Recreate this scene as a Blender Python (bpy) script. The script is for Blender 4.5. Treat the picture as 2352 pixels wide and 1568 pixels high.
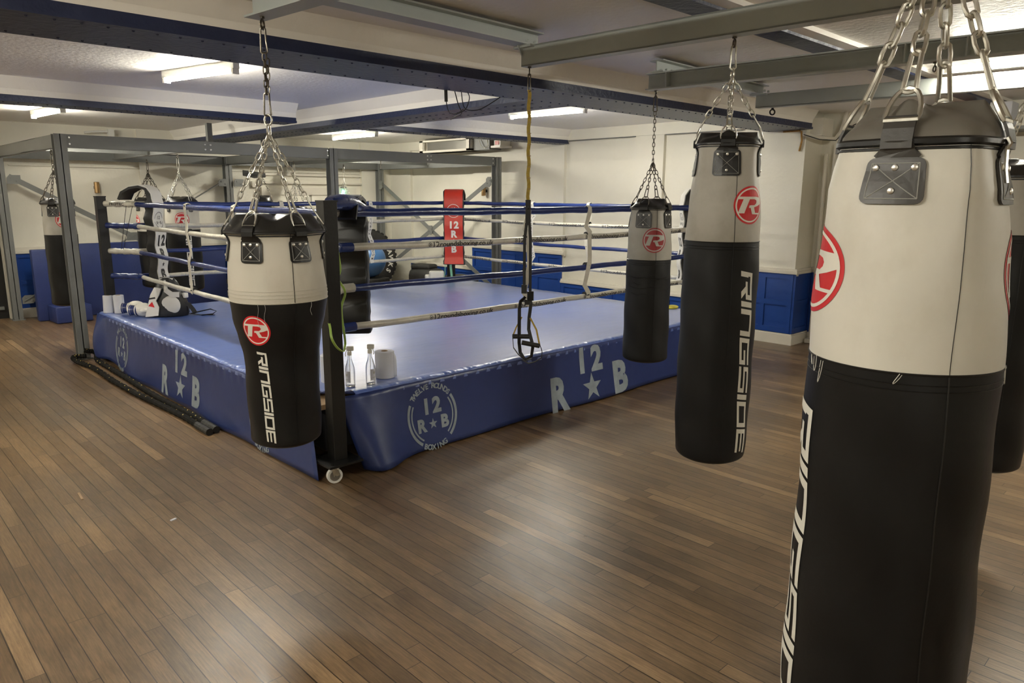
import bpy, bmesh, math, random
from mathutils import Vector, Matrix, noise
from math import sin, cos, pi, radians, exp, sqrt, atan2
random.seed(7)
S = bpy.context.scene
for o in list(bpy.data.objects): bpy.data.objects.remove(o)
COL = S.collection

# ---------------------------------------------------------------- camera
PITCH, ROLL, TH = 0.20024, 0.00554, radians(44.0)
CAMZ = 1.65
_fw = Vector((sin(TH), cos(TH), 0)); _rt = Vector((cos(TH), -sin(TH), 0)); _up = Vector((0, 0, 1))
F = _fw*cos(PITCH) - _up*sin(PITCH); U0 = _fw*sin(PITCH) + _up*cos(PITCH)
R_ = _rt*cos(ROLL) + U0*sin(ROLL); U_ = -_rt*sin(ROLL) + U0*cos(ROLL)
cam = bpy.data.cameras.new('camera'); camo = bpy.data.objects.new('camera', cam); COL.objects.link(camo)
M = Matrix((R_, U_, -F)).transposed().to_4x4(); M.translation = Vector((0, 0, CAMZ))
camo.matrix_world = M
cam.sensor_width = 36; cam.lens = 1664.8/2352*36; cam.clip_start = 0.02; cam.clip_end = 60
S.camera = camo
# ---------------------------------------------------------------- world, exposure
w = bpy.data.worlds.new('world'); S.world = w; w.use_nodes = True
w.node_tree.nodes['Background'].inputs[0].default_value = (0.8, 0.85, 1, 1)
w.node_tree.nodes['Background'].inputs[1].default_value = 0.02
S.view_settings.view_transform = 'Standard'; S.view_settings.look = 'None'
S.view_settings.exposure = 2.85; S.view_settings.gamma = 1; S.view_settings.use_curve_mapping = False
LAMP = 34.0     # strength of the fluorescent diffusers

# ---------------------------------------------------------------- materials
def newmat(name):
    m = bpy.data.materials.new(name); m.use_nodes = True
    return m, m.node_tree, m.node_tree.nodes['Principled BSDF']
def N(nt, t, **kw):
    n = nt.nodes.new(t)
    for k, v in kw.items():
        if isinstance(k, str) and k.startswith('i_'): n.inputs[int(k[2:])].default_value = v
        else: setattr(n, k, v)
    return n
def mat(name, col, rough=.5, metal=0, noise=0, nscale=8, bump=0, bscale=60, spec=.5, stretch=(1,1,1), coat=0, col2=None, nsharp=None, sheen=0, bdist=.02):
    m, nt, b = newmat(name)
    b.inputs['Base Color'].default_value = (*col, 1); b.inputs['Roughness'].default_value = rough
    b.inputs['Metallic'].default_value = metal; b.inputs['Specular IOR Level'].default_value = spec
    b.inputs['Coat Weight'].default_value = coat; b.inputs['Coat Roughness'].default_value = .37
    b.inputs['Sheen Weight'].default_value = sheen
    tc = N(nt, 'ShaderNodeTexCoord'); mp = N(nt, 'ShaderNodeMapping'); mp.inputs[3].default_value = stretch
    nt.links.new(tc.outputs['Object'], mp.inputs[0])
    if noise or col2:
        n = N(nt, 'ShaderNodeTexNoise'); n.inputs['Scale'].default_value = nscale; n.inputs['Detail'].default_value = 6; n.inputs['Roughness'].default_value = .62
        nt.links.new(mp.outputs[0], n.inputs[0])
        r = N(nt, 'ShaderNodeValToRGB')
        lo, hi = nsharp or (.3, .72)
        r.color_ramp.elements[0].position = lo; r.color_ramp.elements[1].position = hi
        c2 = col2 or tuple(c*(1-noise) for c in col)
        r.color_ramp.elements[0].color = (*c2, 1); r.color_ramp.elements[1].color = (*col, 1)
        nt.links.new(n.outputs[0], r.inputs[0]); nt.links.new(r.outputs[0], b.inputs['Base Color'])
    if bump:
        n2 = N(nt, 'ShaderNodeTexNoise'); n2.inputs['Scale'].default_value = bscale; n2.inputs['Detail'].default_value = 5
        nt.links.new(mp.outputs[0], n2.inputs[0])
        bp = N(nt, 'ShaderNodeBump'); bp.inputs['Strength'].default_value = bump; bp.inputs['Distance'].default_value = bdist
        nt.links.new(n2.outputs[0], bp.inputs['Height']); nt.links.new(bp.outputs[0], b.inputs['Normal'])
    return m
def emat(name, col, s):
    m, nt, b = newmat(name)
    b.inputs['Base Color'].default_value = (.8, .8, .8, 1)
    b.inputs['Emission Color'].default_value = (*col, 1); b.inputs['Emission Strength'].default_value = s
    return m

def floor_mat():
    m, nt, b = newmat('oak_strip_floor'); L = nt.links.new
    g = N(nt, 'ShaderNodeNewGeometry'); sp = N(nt, 'ShaderNodeSeparateXYZ'); L(g.outputs['Position'], sp.inputs[0])
    def mth(op, a, b_=None, c=None):
        n = N(nt, 'ShaderNodeMath', operation=op)
        for i, v in enumerate((a, b_, c)):
            if v is None: continue
            if isinstance(v, (int, float)): n.inputs[i].default_value = v
            else: L(v, n.inputs[i])
        return n.outputs[0]
    X, Y = sp.outputs[0], sp.outputs[1]
    bx = mth('DIVIDE', X, .066); row = mth('FLOOR', bx); fx = mth('FRACT', bx)
    wn = N(nt, 'ShaderNodeTexWhiteNoise', noise_dimensions='1D'); L(row, wn.inputs['W'])
    ln = mth('MULTIPLY_ADD', wn.outputs[0], .75, .65)
    off = mth('MULTIPLY', wn.outputs[0], 37.3)
    by = mth('ADD', mth('DIVIDE', Y, ln), off); col = mth('FLOOR', by); fy = mth('FRACT', by)
    cb = N(nt, 'ShaderNodeCombineXYZ'); L(row, cb.inputs[0]); L(col, cb.inputs[1])
    w2 = N(nt, 'ShaderNodeTexWhiteNoise', noise_dimensions='2D'); L(cb.outputs[0], w2.inputs['Vector'])
    # board tone
    rp = N(nt, 'ShaderNodeValToRGB'); e = rp.color_ramp.elements
    e[0].position = 0; e[0].color = (.155, .097, .049, 1); e[1].position = 1; e[1].color = (.34, .22, .114, 1)
    q = e.new(.5); q.color = (.205, .130, .067, 1); q = e.new(.88); q.color = (.246, .158, .082, 1)
    L(w2.outputs[0], rp.inputs[0])
    # grain
    gv = N(nt, 'ShaderNodeCombineXYZ'); L(mth('MULTIPLY', X, 90), gv.inputs[0]); L(mth('MULTIPLY', Y, 5), gv.inputs[1]); L(mth('MULTIPLY', w2.outputs[0], 50), gv.inputs[2])
    gn = N(nt, 'ShaderNodeTexNoise'); gn.inputs['Scale'].default_value = 1.6; gn.inputs['Detail'].default_value = 7; gn.inputs['Roughness'].default_value = .7; L(gv.outputs[0], gn.inputs[0])
    gr = N(nt, 'ShaderNodeMapRange'); gr.inputs[1].default_value = .3; gr.inputs[2].default_value = .72; gr.inputs[3].default_value = .62; gr.inputs[4].default_value = 1.3
    L(gn.outputs[0], gr.inputs[0])
    # wear
    wv = N(nt, 'ShaderNodeTexNoise'); wv.inputs['Scale'].default_value = .55; wv.inputs['Detail'].default_value = 8; wv.inputs['Roughness'].default_value = .65; L(g.outputs['Position'], wv.inputs[0])
    wr = N(nt, 'ShaderNodeMapRange'); wr.inputs[1].default_value = .35; wr.inputs[2].default_value = .65; wr.inputs[3].default_value = .72; wr.inputs[4].default_value = 1.15
    L(wv.outputs[0], wr.inputs[0])
    w3 = N(nt, 'ShaderNodeTexNoise'); w3.inputs['Scale'].default_value = 5; w3.inputs['Detail'].default_value = 9; w3.inputs['Roughness'].default_value = .75; w3v = N(nt, 'ShaderNodeVectorMath', operation='MULTIPLY'); L(g.outputs['Position'], w3v.inputs[0]); w3v.inputs[1].default_value = (2.6, .9, 1); L(w3v.outputs[0], w3.inputs[0])
    wr3 = N(nt, 'ShaderNodeMapRange'); wr3.inputs[1].default_value = .35; wr3.inputs[2].default_value = .62; wr3.inputs[3].default_value = .80; wr3.inputs[4].default_value = 1.10
    L(w3.outputs[0], wr3.inputs[0])
    # worn greyer zone toward the right of the hall
    tot = mth('MULTIPLY', mth('MULTIPLY', gr.outputs[0], wr.outputs[0]), wr3.outputs[0])
    # gaps
    gx = mth('LESS_THAN', mth('MINIMUM', fx, mth('SUBTRACT', 1, fx)), .026)
    fyl = mth('MULTIPLY', fy, ln); gy = mth('LESS_THAN', fyl, .0025)
    wideg = mth('MULTIPLY', mth('LESS_THAN', fx, .05), mth('GREATER_THAN', w2.outputs[0], .93))
    gap = mth('MAXIMUM', mth('MAXIMUM', gx, gy), wideg)
    keep = mth('MULTIPLY_ADD', gap, -.85, 1)
    tot2 = mth('MULTIPLY', tot, keep)
    mx = N(nt, 'ShaderNodeVectorMath', operation='SCALE'); L(rp.outputs[0], mx.inputs[0]); L(tot2, mx.inputs['Scale'])
    # grey grime in patches
    gm = N(nt, 'ShaderNodeMix', data_type='RGBA'); 
    gmr = N(nt, 'ShaderNodeMapRange'); gmr.inputs[1].default_value = .45; gmr.inputs[2].default_value = .7; gmr.inputs[3].default_value = 0; gmr.inputs[4].default_value = .7
    w4 = N(nt, 'ShaderNodeTexNoise'); w4.inputs['Scale'].default_value = .9; w4.inputs['Detail'].default_value = 5; L(mth_vec(nt, g.outputs['Position'], (3.1, 7.7, 0)), w4.inputs[0])
    L(w4.outputs[0], gmr.inputs[0]); L(gmr.outputs[0], gm.inputs[0]); L(mx.outputs[0], gm.inputs[6])
    gsc = N(nt, 'ShaderNodeVectorMath', operation='SCALE'); gsc.inputs[0].default_value = (.14, .10, .063); L(tot2, gsc.inputs['Scale']); L(gsc.outputs[0], gm.inputs[7])
    L(gm.outputs[2], b.inputs['Base Color'])
    rr = N(nt, 'ShaderNodeMapRange'); rr.inputs[1].default_value = .3; rr.inputs[2].default_value = .7; rr.inputs[3].default_value = .27; rr.inputs[4].default_value = .40
    L(w3.outputs[0], rr.inputs[0]); L(rr.outputs[0], b.inputs['Roughness']); b.inputs['Specular IOR Level'].default_value = .6
    bp = N(nt, 'ShaderNodeBump'); bp.inputs['Strength'].default_value = .35; bp.inputs['Distance'].default_value = .002
    hh = mth('MULTIPLY_ADD', gn.outputs[0], .5, mth('MULTIPLY', gap, -1.6))
    hh2 = mth('MULTIPLY_ADD', w2.outputs[0], .5, hh)
    L(hh2, bp.inputs['Height']); L(bp.outputs[0], b.inputs['Normal'])
    return m
def mth_vec(nt, sock, off):
    n = N(nt, 'ShaderNodeVectorMath', operation='ADD'); nt.links.new(sock, n.inputs[0]); n.inputs[1].default_value = off
    return n.outputs[0]

MT = dict(
 floor=floor_mat(),
 wall=mat('cream_wall_paint', (.82, .79, .68), .55, noise=.06, nscale=2, bump=.12, bscale=25),
 ceil=mat('textured_ceiling_paint', (.90, .87, .82), .45, noise=.04, nscale=1.3, bump=.35, bscale=28, bdist=.01),
 beamw=mat('cream_beam_paint', (.89, .86, .79), .5, noise=.05, nscale=2, bump=.15, bscale=18),
 skirt=mat('cream_gloss_wood', (.75, .71, .61), .35, noise=.05, bump=.05),
 blue=mat('blue_panel_paint', (.016, .066, .31), .32, noise=.12, nscale=3, bump=.08, bscale=30),
 navy=mat('navy_beam_paint', (.020, .030, .082), .42, noise=.25, nscale=6, bump=.5, bscale=30, bdist=.01),
 green=mat('grey_green_steel_paint', (.42, .455, .435), .42, noise=.08, nscale=4, bump=.06, bscale=40),
 rack=mat('grey_steel_paint', (.19, .195, .185), .42, noise=.12, nscale=5, bump=.05),
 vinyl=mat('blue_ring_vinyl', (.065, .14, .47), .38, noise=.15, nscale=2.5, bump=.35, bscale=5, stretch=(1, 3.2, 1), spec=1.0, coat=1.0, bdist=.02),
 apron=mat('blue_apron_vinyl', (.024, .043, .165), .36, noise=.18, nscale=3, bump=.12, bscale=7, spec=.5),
 black=mat('black_leather', (.008, .008, .008), .38, noise=.25, nscale=10, bump=.15, bscale=120, bdist=.003),
 blackb=mat('black_bag_vinyl', (.0075, .0075, .0078), .42, noise=.2, nscale=3, bump=.08, bscale=90, bdist=.004, spec=.32, col2=(.005, .005, .005)),
 greyb=mat('charcoal_bag_vinyl', (.0115, .0122, .013), .52, noise=.2, nscale=3, spec=.32, bump=.08, bscale=90, bdist=.004),
 capb=mat('soft_black_leather_cap', (.017, .0165, .015), .36, bump=.3, bscale=9, spec=.6, bdist=.012),
 capg=mat('soft_grey_leather_cap', (.19, .175, .15), .42, noise=.2, nscale=5, bump=.3, bscale=7, spec=.6, bdist=.014),
 strapg=mat('grey_strap_leather', (.06, .056, .05), .42, noise=.3, nscale=14, bump=.2, bscale=60, bdist=.003),
 white_shaded=mat('shaded_white_bag_vinyl', (.33, .315, .275), .5, col2=(.25, .235, .20), nscale=5, nsharp=(.25, .6), bump=.15, bscale=14, bdist=.01),  # bag white darkened: the dim light on this bag is put into its colour
 whiteb=mat('cream_white_bag_vinyl', (.70, .68, .60), .46, col2=(.56, .53, .44), nscale=4, nsharp=(.2, .5), bump=.22, bscale=10, stretch=(1, 1, .7), bdist=.012),
 white=mat('off_white_bag_vinyl', (.56, .53, .45), .48, col2=(.42, .385, .31), nscale=3.5, nsharp=(.22, .5), bump=.18, bscale=14, stretch=(1, 1, .6), bdist=.01),
 whiteo=mat('worn_white_bag_vinyl', (.46, .44, .385), .5, col2=(.33, .30, .24), nscale=4, nsharp=(.25, .55), bump=.15, bscale=14, bdist=.01),
 red=mat('red_logo_print', (.62, .02, .025), .4),
 redd=mat('faded_red_logo_print', (.30, .03, .035), .5),
 redp=mat('red_pad_vinyl', (.62, .045, .025), .35, noise=.2, bump=.15, bscale=10),
 print_w=mat('white_print', (.78, .76, .68), .45),
 print_g=mat('grey_print', (.42, .42, .39), .5),
 print_s=mat('silver_grey_apron_print', (.36, .42, .47), .5, noise=.35, nscale=9),
 print_k=mat('black_print', (.02, .02, .02), .5),
 blackm=mat('black_painted_steel', (.009, .009, .0085), .38, noise=.3, nscale=7, bump=.05),
 chrome=mat('zinc_chain_metal', (.78, .76, .68), .38, metal=1, noise=.25, nscale=40),
 dchain=mat('dark_chain_metal', (.20, .18, .15), .35, metal=1, noise=.4, nscale=60),
 rivet=mat('rivet_metal', (.88, .87, .83), .38, metal=1),
 ropeb=mat('blue_rope_cover', (.010, .028, .15), .28, noise=.25, nscale=12, bump=.5, bscale=22, stretch=(.6, .6, 1), spec=.7, bdist=.01),
 ropew=mat('white_rope_cover', (.62, .59, .50), .38, noise=.25, nscale=14, bump=.4, bscale=22, spec=.6, bdist=.01),
 plastic_w=mat('white_plastic', (.75, .75, .70), .35),
 padw=mat('white_pad_vinyl', (.74, .72, .66), .32, noise=.06, bump=.1, bscale=10),
 padn=mat('navy_pad_vinyl', (.018, .03, .12), .25, bump=.4, bscale=9, spec=.7),
 web=mat('black_webbing', (.014, .014, .014), .6, bump=.2, bscale=200, bdist=.002),
 yellow=mat('yellow_webbing', (.47, .33, .05), .55, noise=.35, nscale=60),
 lime=mat('lime_rubber', (.42, .62, .14), .4),
 mint=mat('mint_rubber', (.25, .58, .38), .45),
 mat_b=mat('navy_gym_mat', (.028, .046, .17), .4, noise=.12, bump=.08, bscale=60),
 ply=mat('plywood_edge', (.38, .25, .13), .6, noise=.3, nscale=12),
 under=mat('dark_under_frame', (.02, .02, .022), .6),
 rubber=mat('worn_black_rubber', (.022, .021, .018), .6, noise=.3, nscale=10, bump=.3, bscale=40),
 ball=mat('blue_ball_vinyl', (.07, .20, .46), .28, noise=.1, nscale=3),
 paper=mat('pale_blue_paper', (.62, .63, .68), .85, noise=.04, bump=.25, bscale=120, bdist=.002),
 card=mat('brown_card', (.36, .25, .15), .8),
 void_k=mat('unlit_void_black', (.006, .006, .006), .6),  # near-black colour puts the doorway's unlit darkness into corridor and door leaf
 brass=mat('bronze_metal', (.42, .27, .13), .3, metal=1),
 tin=mat('galvanised_duct', (.33, .32, .29), .35, metal=.7),
 cable=mat('black_cable', (.01, .01, .01), .5),
 cablew=mat('white_cable', (.6, .58, .5), .5),
 battle=mat('black_braided_rope', (.009, .008, .006), .8, spec=.2, noise=.5, nscale=60, bump=.8, bscale=120, bdist=.006),
 fleck=mat('gold_fleck', (.55, .42, .12), .6),
 yel_pad=mat('yellow_vinyl', (.72, .62, .06), .4),
 glass_b=None,
 trunk=mat('rusty_stain_paint', (.55, .30, .08), .7, noise=.5, nscale=30),
 lit=emat('fluorescent_diffuser', (1.0, .95, .82), LAMP),
 exit=emat('green_exit_led', (.1, .95, .6), 3.0),
)
def glass():
    m, nt, b = newmat('clear_plastic'); b.inputs['Base Color'].default_value = (.95, .95, .93, 1)
    b.inputs['Transmission Weight'].default_value = 1; b.inputs['Roughness'].default_value = .06; b.inputs['IOR'].default_value = 1.25
    return m
MT['glass_b'] = glass()

MT['vinyl'].node_tree.nodes['Principled BSDF'].inputs['Coat IOR'].default_value = 1.8
# ---------------------------------------------------------------- mesh helpers
class MB:
    def __init__(s): s.v = []; s.f = []; s.mi = []; s.cur = 0
    def add(s, vs, fs, mi=None):
        b = len(s.v); s.v += [Vector(p) for p in vs]; s.f += [tuple(i+b for i in f) for f in fs]
        s.mi += [s.cur if mi is None else mi]*len(fs); return s
    def box(s, c, d, rz=0, M=None, bev=0):
        x, y, z = d[0]/2, d[1]/2, d[2]/2
        if bev > 0:
            bm = bmesh.new(); bmesh.ops.create_cube(bm, size=1)
            for v in bm.verts: v.co = Vector((v.co.x*d[0], v.co.y*d[1], v.co.z*d[2]))
            bmesh.ops.bevel(bm, geom=list(bm.edges), offset=bev, segments=3, affect='EDGES', profile=.5)
            bm.verts.index_update()
            vs = [v.co.copy() for v in bm.verts]; fs = [[v.index for v in f.verts] for f in bm.faces]; bm.free()
        else:
            vs = [Vector((sx*x, sy*y, sz*z)) for sx in (-1, 1) for sy in (-1, 1) for sz in (-1, 1)]
            fs = [(0,1,3,2),(4,6,7,5),(0,4,5,1),(2,3,7,6),(0,2,6,4),(1,5,7,3)]
        T = Matrix.Translation(Vector(c)) @ (M.to_4x4() if M else Matrix.Rotation(rz, 4, 'Z'))
        return s.add([T @ v for v in vs], fs)
    def bb(s, a, b): return s.box([(a[i]+b[i])/2 for i in range(3)], [abs(b[i]-a[i]) for i in range(3)])
    def tube(s, pts, r, n=8, closed=False, caps=True, rf=None, flat=None, upv=None):
        pts = [Vector(p) for p in pts]; m = len(pts); rings = []
        t0 = (pts[1]-pts[0]).normalized()
        up = Vector(upv) if upv else (Vector((0,0,1)) if abs(t0.z) < .9 else Vector((1,0,0)))
        a = (up - t0*up.dot(t0)).normalized(); vs = []
        for i, p in enumerate(pts):
            if closed: t = (pts[(i+1) % m]-pts[i-1]).normalized()
            else: t = (pts[min(i+1, m-1)]-pts[max(i-1, 0)]).normalized()
            a = (a - t*a.dot(t))
            a = a.normalized() if a.length > 1e-6 else t.orthogonal().normalized()
            b = t.cross(a); rr = rf(i/(m-1)) if rf else r
            ra, rb = (rr, rr) if not flat else flat
            for k in range(n):
                an = 2*pi*k/n; vs.append(p + a*cos(an)*ra + b*sin(an)*rb)
        fs = []
        for i in range(m if closed else m-1):
            j = (i+1) % m
            for k in range(n): k2 = (k+1) % n; fs.append((i*n+k, i*n+k2, j*n+k2, j*n+k))
        if not closed and caps: fs += [tuple(range(n))[::-1], tuple((m-1)*n+k for k in range(n))]
        return s.add(vs, fs)
    def strip(s, pts, w, th, up):   # flat webbing along pts; w = width, th = thickness; up = width direction
        pts = [Vector(p) for p in pts]; m = len(pts); vs = []; fs = []
        wd = Vector(up).normalized()
        for i, p in enumerate(pts):
            t = (pts[min(i+1, m-1)]-pts[max(i-1, 0)]).normalized()
            a = (wd - t*wd.dot(t)).normalized(); b = t.cross(a)
            for sa, sb in ((-1,-1),(1,-1),(1,1),(-1,1)): vs.append(p + a*sa*w/2 + b*sb*th/2)
        for i in range(m-1):
            for k in range(4): k2 = (k+1) % 4; fs.append((i*4+k, i*4+k2, i*4+4+k2, i*4+4+k))
        fs += [(3,2,1,0), tuple((m-1)*4+k for k in range(4))]
        return s.add(vs, fs)
    def lathe(s, c, prof, n=40, rf=None, axis=None, capb=True, capt=True, th0=0, th1=2*pi):
        c = Vector(c); vs = []; fs = []; m = len(prof); full = abs(th1-th0-2*pi) < 1e-6
        nn = n if full else n+1
        A = Vector(axis).normalized() if axis else Vector((0,0,1))
        B1 = A.orthogonal().normalized() if axis else Vector((1,0,0)); B2 = A.cross(B1)
        for (r, z) in prof:
            for k in range(nn):
                a = th0+(th1-th0)*k/n; rr = rf(r, z, a) if rf else r
                vs.append(c + B1*cos(a)*rr + B2*sin(a)*rr + A*z)
        for i in range(m-1):
            for k in range(n):
                k2 = (k+1) % nn; fs.append((i*nn+k, i*nn+k2, (i+1)*nn+k2, (i+1)*nn+k))
        if full and capb: fs.append(tuple(range(nn))[::-1])
        if full and capt: fs.append(tuple((m-1)*nn+k for k in range(nn)))
        return s.add(vs, fs)
    def cyl(s, p0, p1, r, n=12): return s.tube([p0, p1], r, n)
    def sphere(s, c, r, n=16, sc=(1,1,1), M=None):
        vs = []; fs = []; c = Vector(c); m = n//2
        for i in range(m+1):
            ph = pi*i/m
            for k in range(n):
                a = 2*pi*k/n; v = Vector((sin(ph)*cos(a)*r*sc[0], sin(ph)*sin(a)*r*sc[1], cos(ph)*r*sc[2]))
                vs.append(c + ((M @ v) if M else v))
        for i in range(m):
            for k in range(n): k2 = (k+1) % n; fs.append((i*n+k, (i+1)*n+k, (i+1)*n+k2, i*n+k2))
        return s.add(vs, fs)
    def grid(s, fn, nu, nv, thick=None):
        vs = [fn(i/nu, j/nv) for j in range(nv+1) for i in range(nu+1)]
        fs = [(j*(nu+1)+i, j*(nu+1)+i+1, (j+1)*(nu+1)+i+1, (j+1)*(nu+1)+i) for j in range(nv) for i in range(nu)]
        return s.add(vs, fs)
    def prism(s, pts2, z0, z1, T=None):
        n = len(pts2); vs = [Vector((x, y, z0)) for x, y in pts2]+[Vector((x, y, z1)) for x, y in pts2]
        if T: vs = [T @ v for v in vs]
        fs = [tuple(range(n))[::-1], tuple(range(n, 2*n))]+[(i, (i+1) % n, n+(i+1) % n, n+i) for i in range(n)]
        return s.add(vs, fs)
    def build(s, name, mats, parent=None, smooth=True, ang=35, origin=None, solid=0, sub=0, label=None):
        me = bpy.data.meshes.new(name)
        org = Vector(parent['_o']) if parent is not None else Vector(origin or (0, 0, 0))
        me.from_pydata([tuple(v-org) for v in s.v], [], s.f); me.validate()
        if not isinstance(mats, (list, tuple)): mats = [mats]
        for m in mats: me.materials.append(MT[m] if isinstance(m, str) else m)
        if len(s.mi) == len(me.polygons): me.polygons.foreach_set('material_index', s.mi)
        bm = bmesh.new(); bm.from_mesh(me); bmesh.ops.recalc_face_normals(bm, faces=bm.faces); bm.to_mesh(me); bm.free()
        if smooth:
            me.polygons.foreach_set('use_smooth', [True]*len(me.polygons)); me.set_sharp_from_angle(angle=radians(ang))
        o = bpy.data.objects.new(name, me); COL.objects.link(o)
        if parent is not None: o.parent = parent; o['_o'] = parent['_o']
        else: o.location = org; o['_o'] = tuple(org)
        if solid:
            md = o.modifiers.new('thickness', 'SOLIDIFY'); md.thickness = solid; md.offset = 0
        if sub: md = o.modifiers.new('smooth', 'SUBSURF'); md.levels = md.render_levels = sub
        if label: o['label'] = label
        return o
def thing(name, label, cat, loc, group=None):
    o = bpy.data.objects.new(name, None); COL.objects.link(o); o.empty_display_size = .1
    o.location = loc; o['_o'] = tuple(loc); o['label'] = label; o['category'] = cat
    if group: o['group'] = group
    return o
def tag(o, label, cat, group=None, kind=None):
    o['label'] = label; o['category'] = cat
    if group: o['group'] = group
    if kind: o['kind'] = kind
    return o
def struct(o): o['kind'] = 'structure'; return o

def chain(mb, p0, p1, pitch=.03, wire=.0028, wd=.008):
    p0, p1 = Vector(p0), Vector(p1); d = p1-p0; n = max(2, round(d.length/pitch)); st = d/n; t = d.normalized()
    a = t.orthogonal().normalized(); b = t.cross(a)
    hl = st.length/2 + wire*.9
    for i in range(n):
        c = p0 + st*(i+.5); s1 = a if i % 2 else b
        q = radians(18)*(random.random()-.5); s2 = t.cross(s1); s1 = (s1*cos(q)+s2*sin(q)).normalized()
        pts = []
        for k in range(12):
            an = 2*pi*k/12
            pts.append(c + s1*cos(an)*wd + t*((hl-wd)*(1 if sin(an) > .01 else -1 if sin(an) < -.01 else 0) + sin(an)*wd))
        mb.tube(pts, wire, 6, closed=True)
def carabiner(mb, p0, p1, wd=.012, wire=.0035, side=None):
    p0, p1 = Vector(p0), Vector(p1); t = (p1-p0).normalized(); L = (p1-p0).length; c = (p0+p1)/2
    s1 = Vector(side).normalized() if side else t.orthogonal().normalized(); pts = []
    for k in range(16):
        an = 2*pi*k/16; ww = wd*(1 if sin(an) < 0 else .7)
        pts.append(c + s1*cos(an)*ww - t*(sin(an)*L/2 if abs(sin(an)) > .99 else (L/2-wd*.6)*(1 if sin(an) > 0 else -1 if sin(an) < 0 else 0)+sin(an)*wd*.6))
    mb.tube(pts, wire, 6, closed=True)
def ring(mb, c, r, wire, nrm):
    c = Vector(c); nn = Vector(nrm).normalized(); a = nn.orthogonal().normalized(); b = nn.cross(a)
    mb.tube([c+a*cos(2*pi*k/20)*r+b*sin(2*pi*k/20)*r for k in range(20)], wire, 6, closed=True)

# ---------------------------------------------------------------- flat shapes for print and lettering
def text2d(s, h, off=.0, spacing=1.0):
    cu = bpy.data.curves.new('t', 'FONT'); cu.body = s; cu.size = 1; cu.offset = off; cu.resolution_u = 3; cu.space_character = spacing
    cu.align_x = 'CENTER'
    ob = bpy.data.objects.new('t', cu); COL.objects.link(ob); bpy.context.view_layer.update()
    me = bpy.data.meshes.new_from_object(ob.evaluated_get(bpy.context.evaluated_depsgraph_get()))
    vs = [(v.co.x, v.co.y) for v in me.vertices]; fs = [tuple(p.vertices) for p in me.polygons]
    bpy.data.objects.remove(ob); bpy.data.curves.remove(cu); bpy.data.meshes.remove(me)
    if not vs: return [], []
    k = h/.72
    return [(x*k, (y-.36)*k) for x, y in vs], fs
def t_fit(sh, w):       # stretch horizontally to a width
    vs, fs = sh; lo = min(v[0] for v in vs); hi = max(v[0] for v in vs); k = w/(hi-lo)
    return [((x-(lo+hi)/2)*k, y) for x, y in vs], fs
def place(sh, dx=0, dy=0, rot=0, sc=1):
    vs, fs = sh; c, s_ = cos(rot), sin(rot)
    return [((x*c-y*s_)*sc+dx, (x*s_+y*c)*sc+dy) for x, y in vs], fs
def join(*shs):
    V = []; Fs = []
    for vs, fs in shs: b = len(V); V += list(vs); Fs += [tuple(i+b for i in f) for f in fs]
    return V, Fs
def poly(pts): return list(pts), [tuple(range(len(pts)))]
def rect(x0, y0, x1, y1): return poly([(x0, y0), (x1, y0), (x1, y1), (x0, y1)])
def arc(r0, r1, a0, a1, n=24, sx=1):
    V = []; Fs = []
    for i in range(n+1):
        a = a0+(a1-a0)*i/n; V += [(r0*cos(a)*sx, r0*sin(a)), (r1*cos(a)*sx, r1*sin(a))]
    Fs = [(2*i, 2*i+1, 2*i+3, 2*i+2) for i in range(n)]; return V, Fs
def star(r): return poly([(r*(1 if k % 2 == 0 else .40)*cos(pi/2+pi*k/5), r*(1 if k % 2 == 0 else .40)*sin(pi/2+pi*k/5)) for k in range(10)])
def arctext(s, h, r, amid, step, inward=False):
    out = []
    for i, ch in enumerate(s):
        if ch == ' ': continue
        o = (i-(len(s)-1)/2)*step
        a = amid + (o if inward else -o)
        out.append(place(text2d(ch, h, .035), r*cos(a), r*sin(a), a+pi/2 if inward else a-pi/2))
    return join(*out)
def decal(sh, fn, name, m, parent, cut=.02, cuty=None, label=None):
    """sh: flat shape; fn(a,b)->world point on the surface (already lifted off it)"""
    bm = bmesh.new(); vs = [bm.verts.new((x, y, 0)) for x, y in sh[0]]
    for f in sh[1]:
        try: bm.faces.new([vs[i] for i in f])
        except ValueError: pass
    bmesh.ops.triangulate(bm, faces=bm.faces)
    for ax, c in ((0, cut), (1, cuty or cut)):
        lo = min(v.co[ax] for v in bm.verts); hi = max(v.co[ax] for v in bm.verts); x = lo+c
        while x < hi:
            co = Vector((0, 0, 0)); no = Vector((0, 0, 0)); co[ax] = x; no[ax] = 1
            bmesh.ops.bisect_plane(bm, geom=bm.verts[:]+bm.edges[:]+bm.faces[:], plane_co=co, plane_no=no); x += c
    bm.verts.index_update(); mb = MB()
    mb.add([fn(v.co.x, v.co.y) for v in bm.verts], [[v.index for v in f.verts] for f in bm.faces]); bm.free()
    return mb.build(name, m, parent, smooth=False, label=label)

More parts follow.
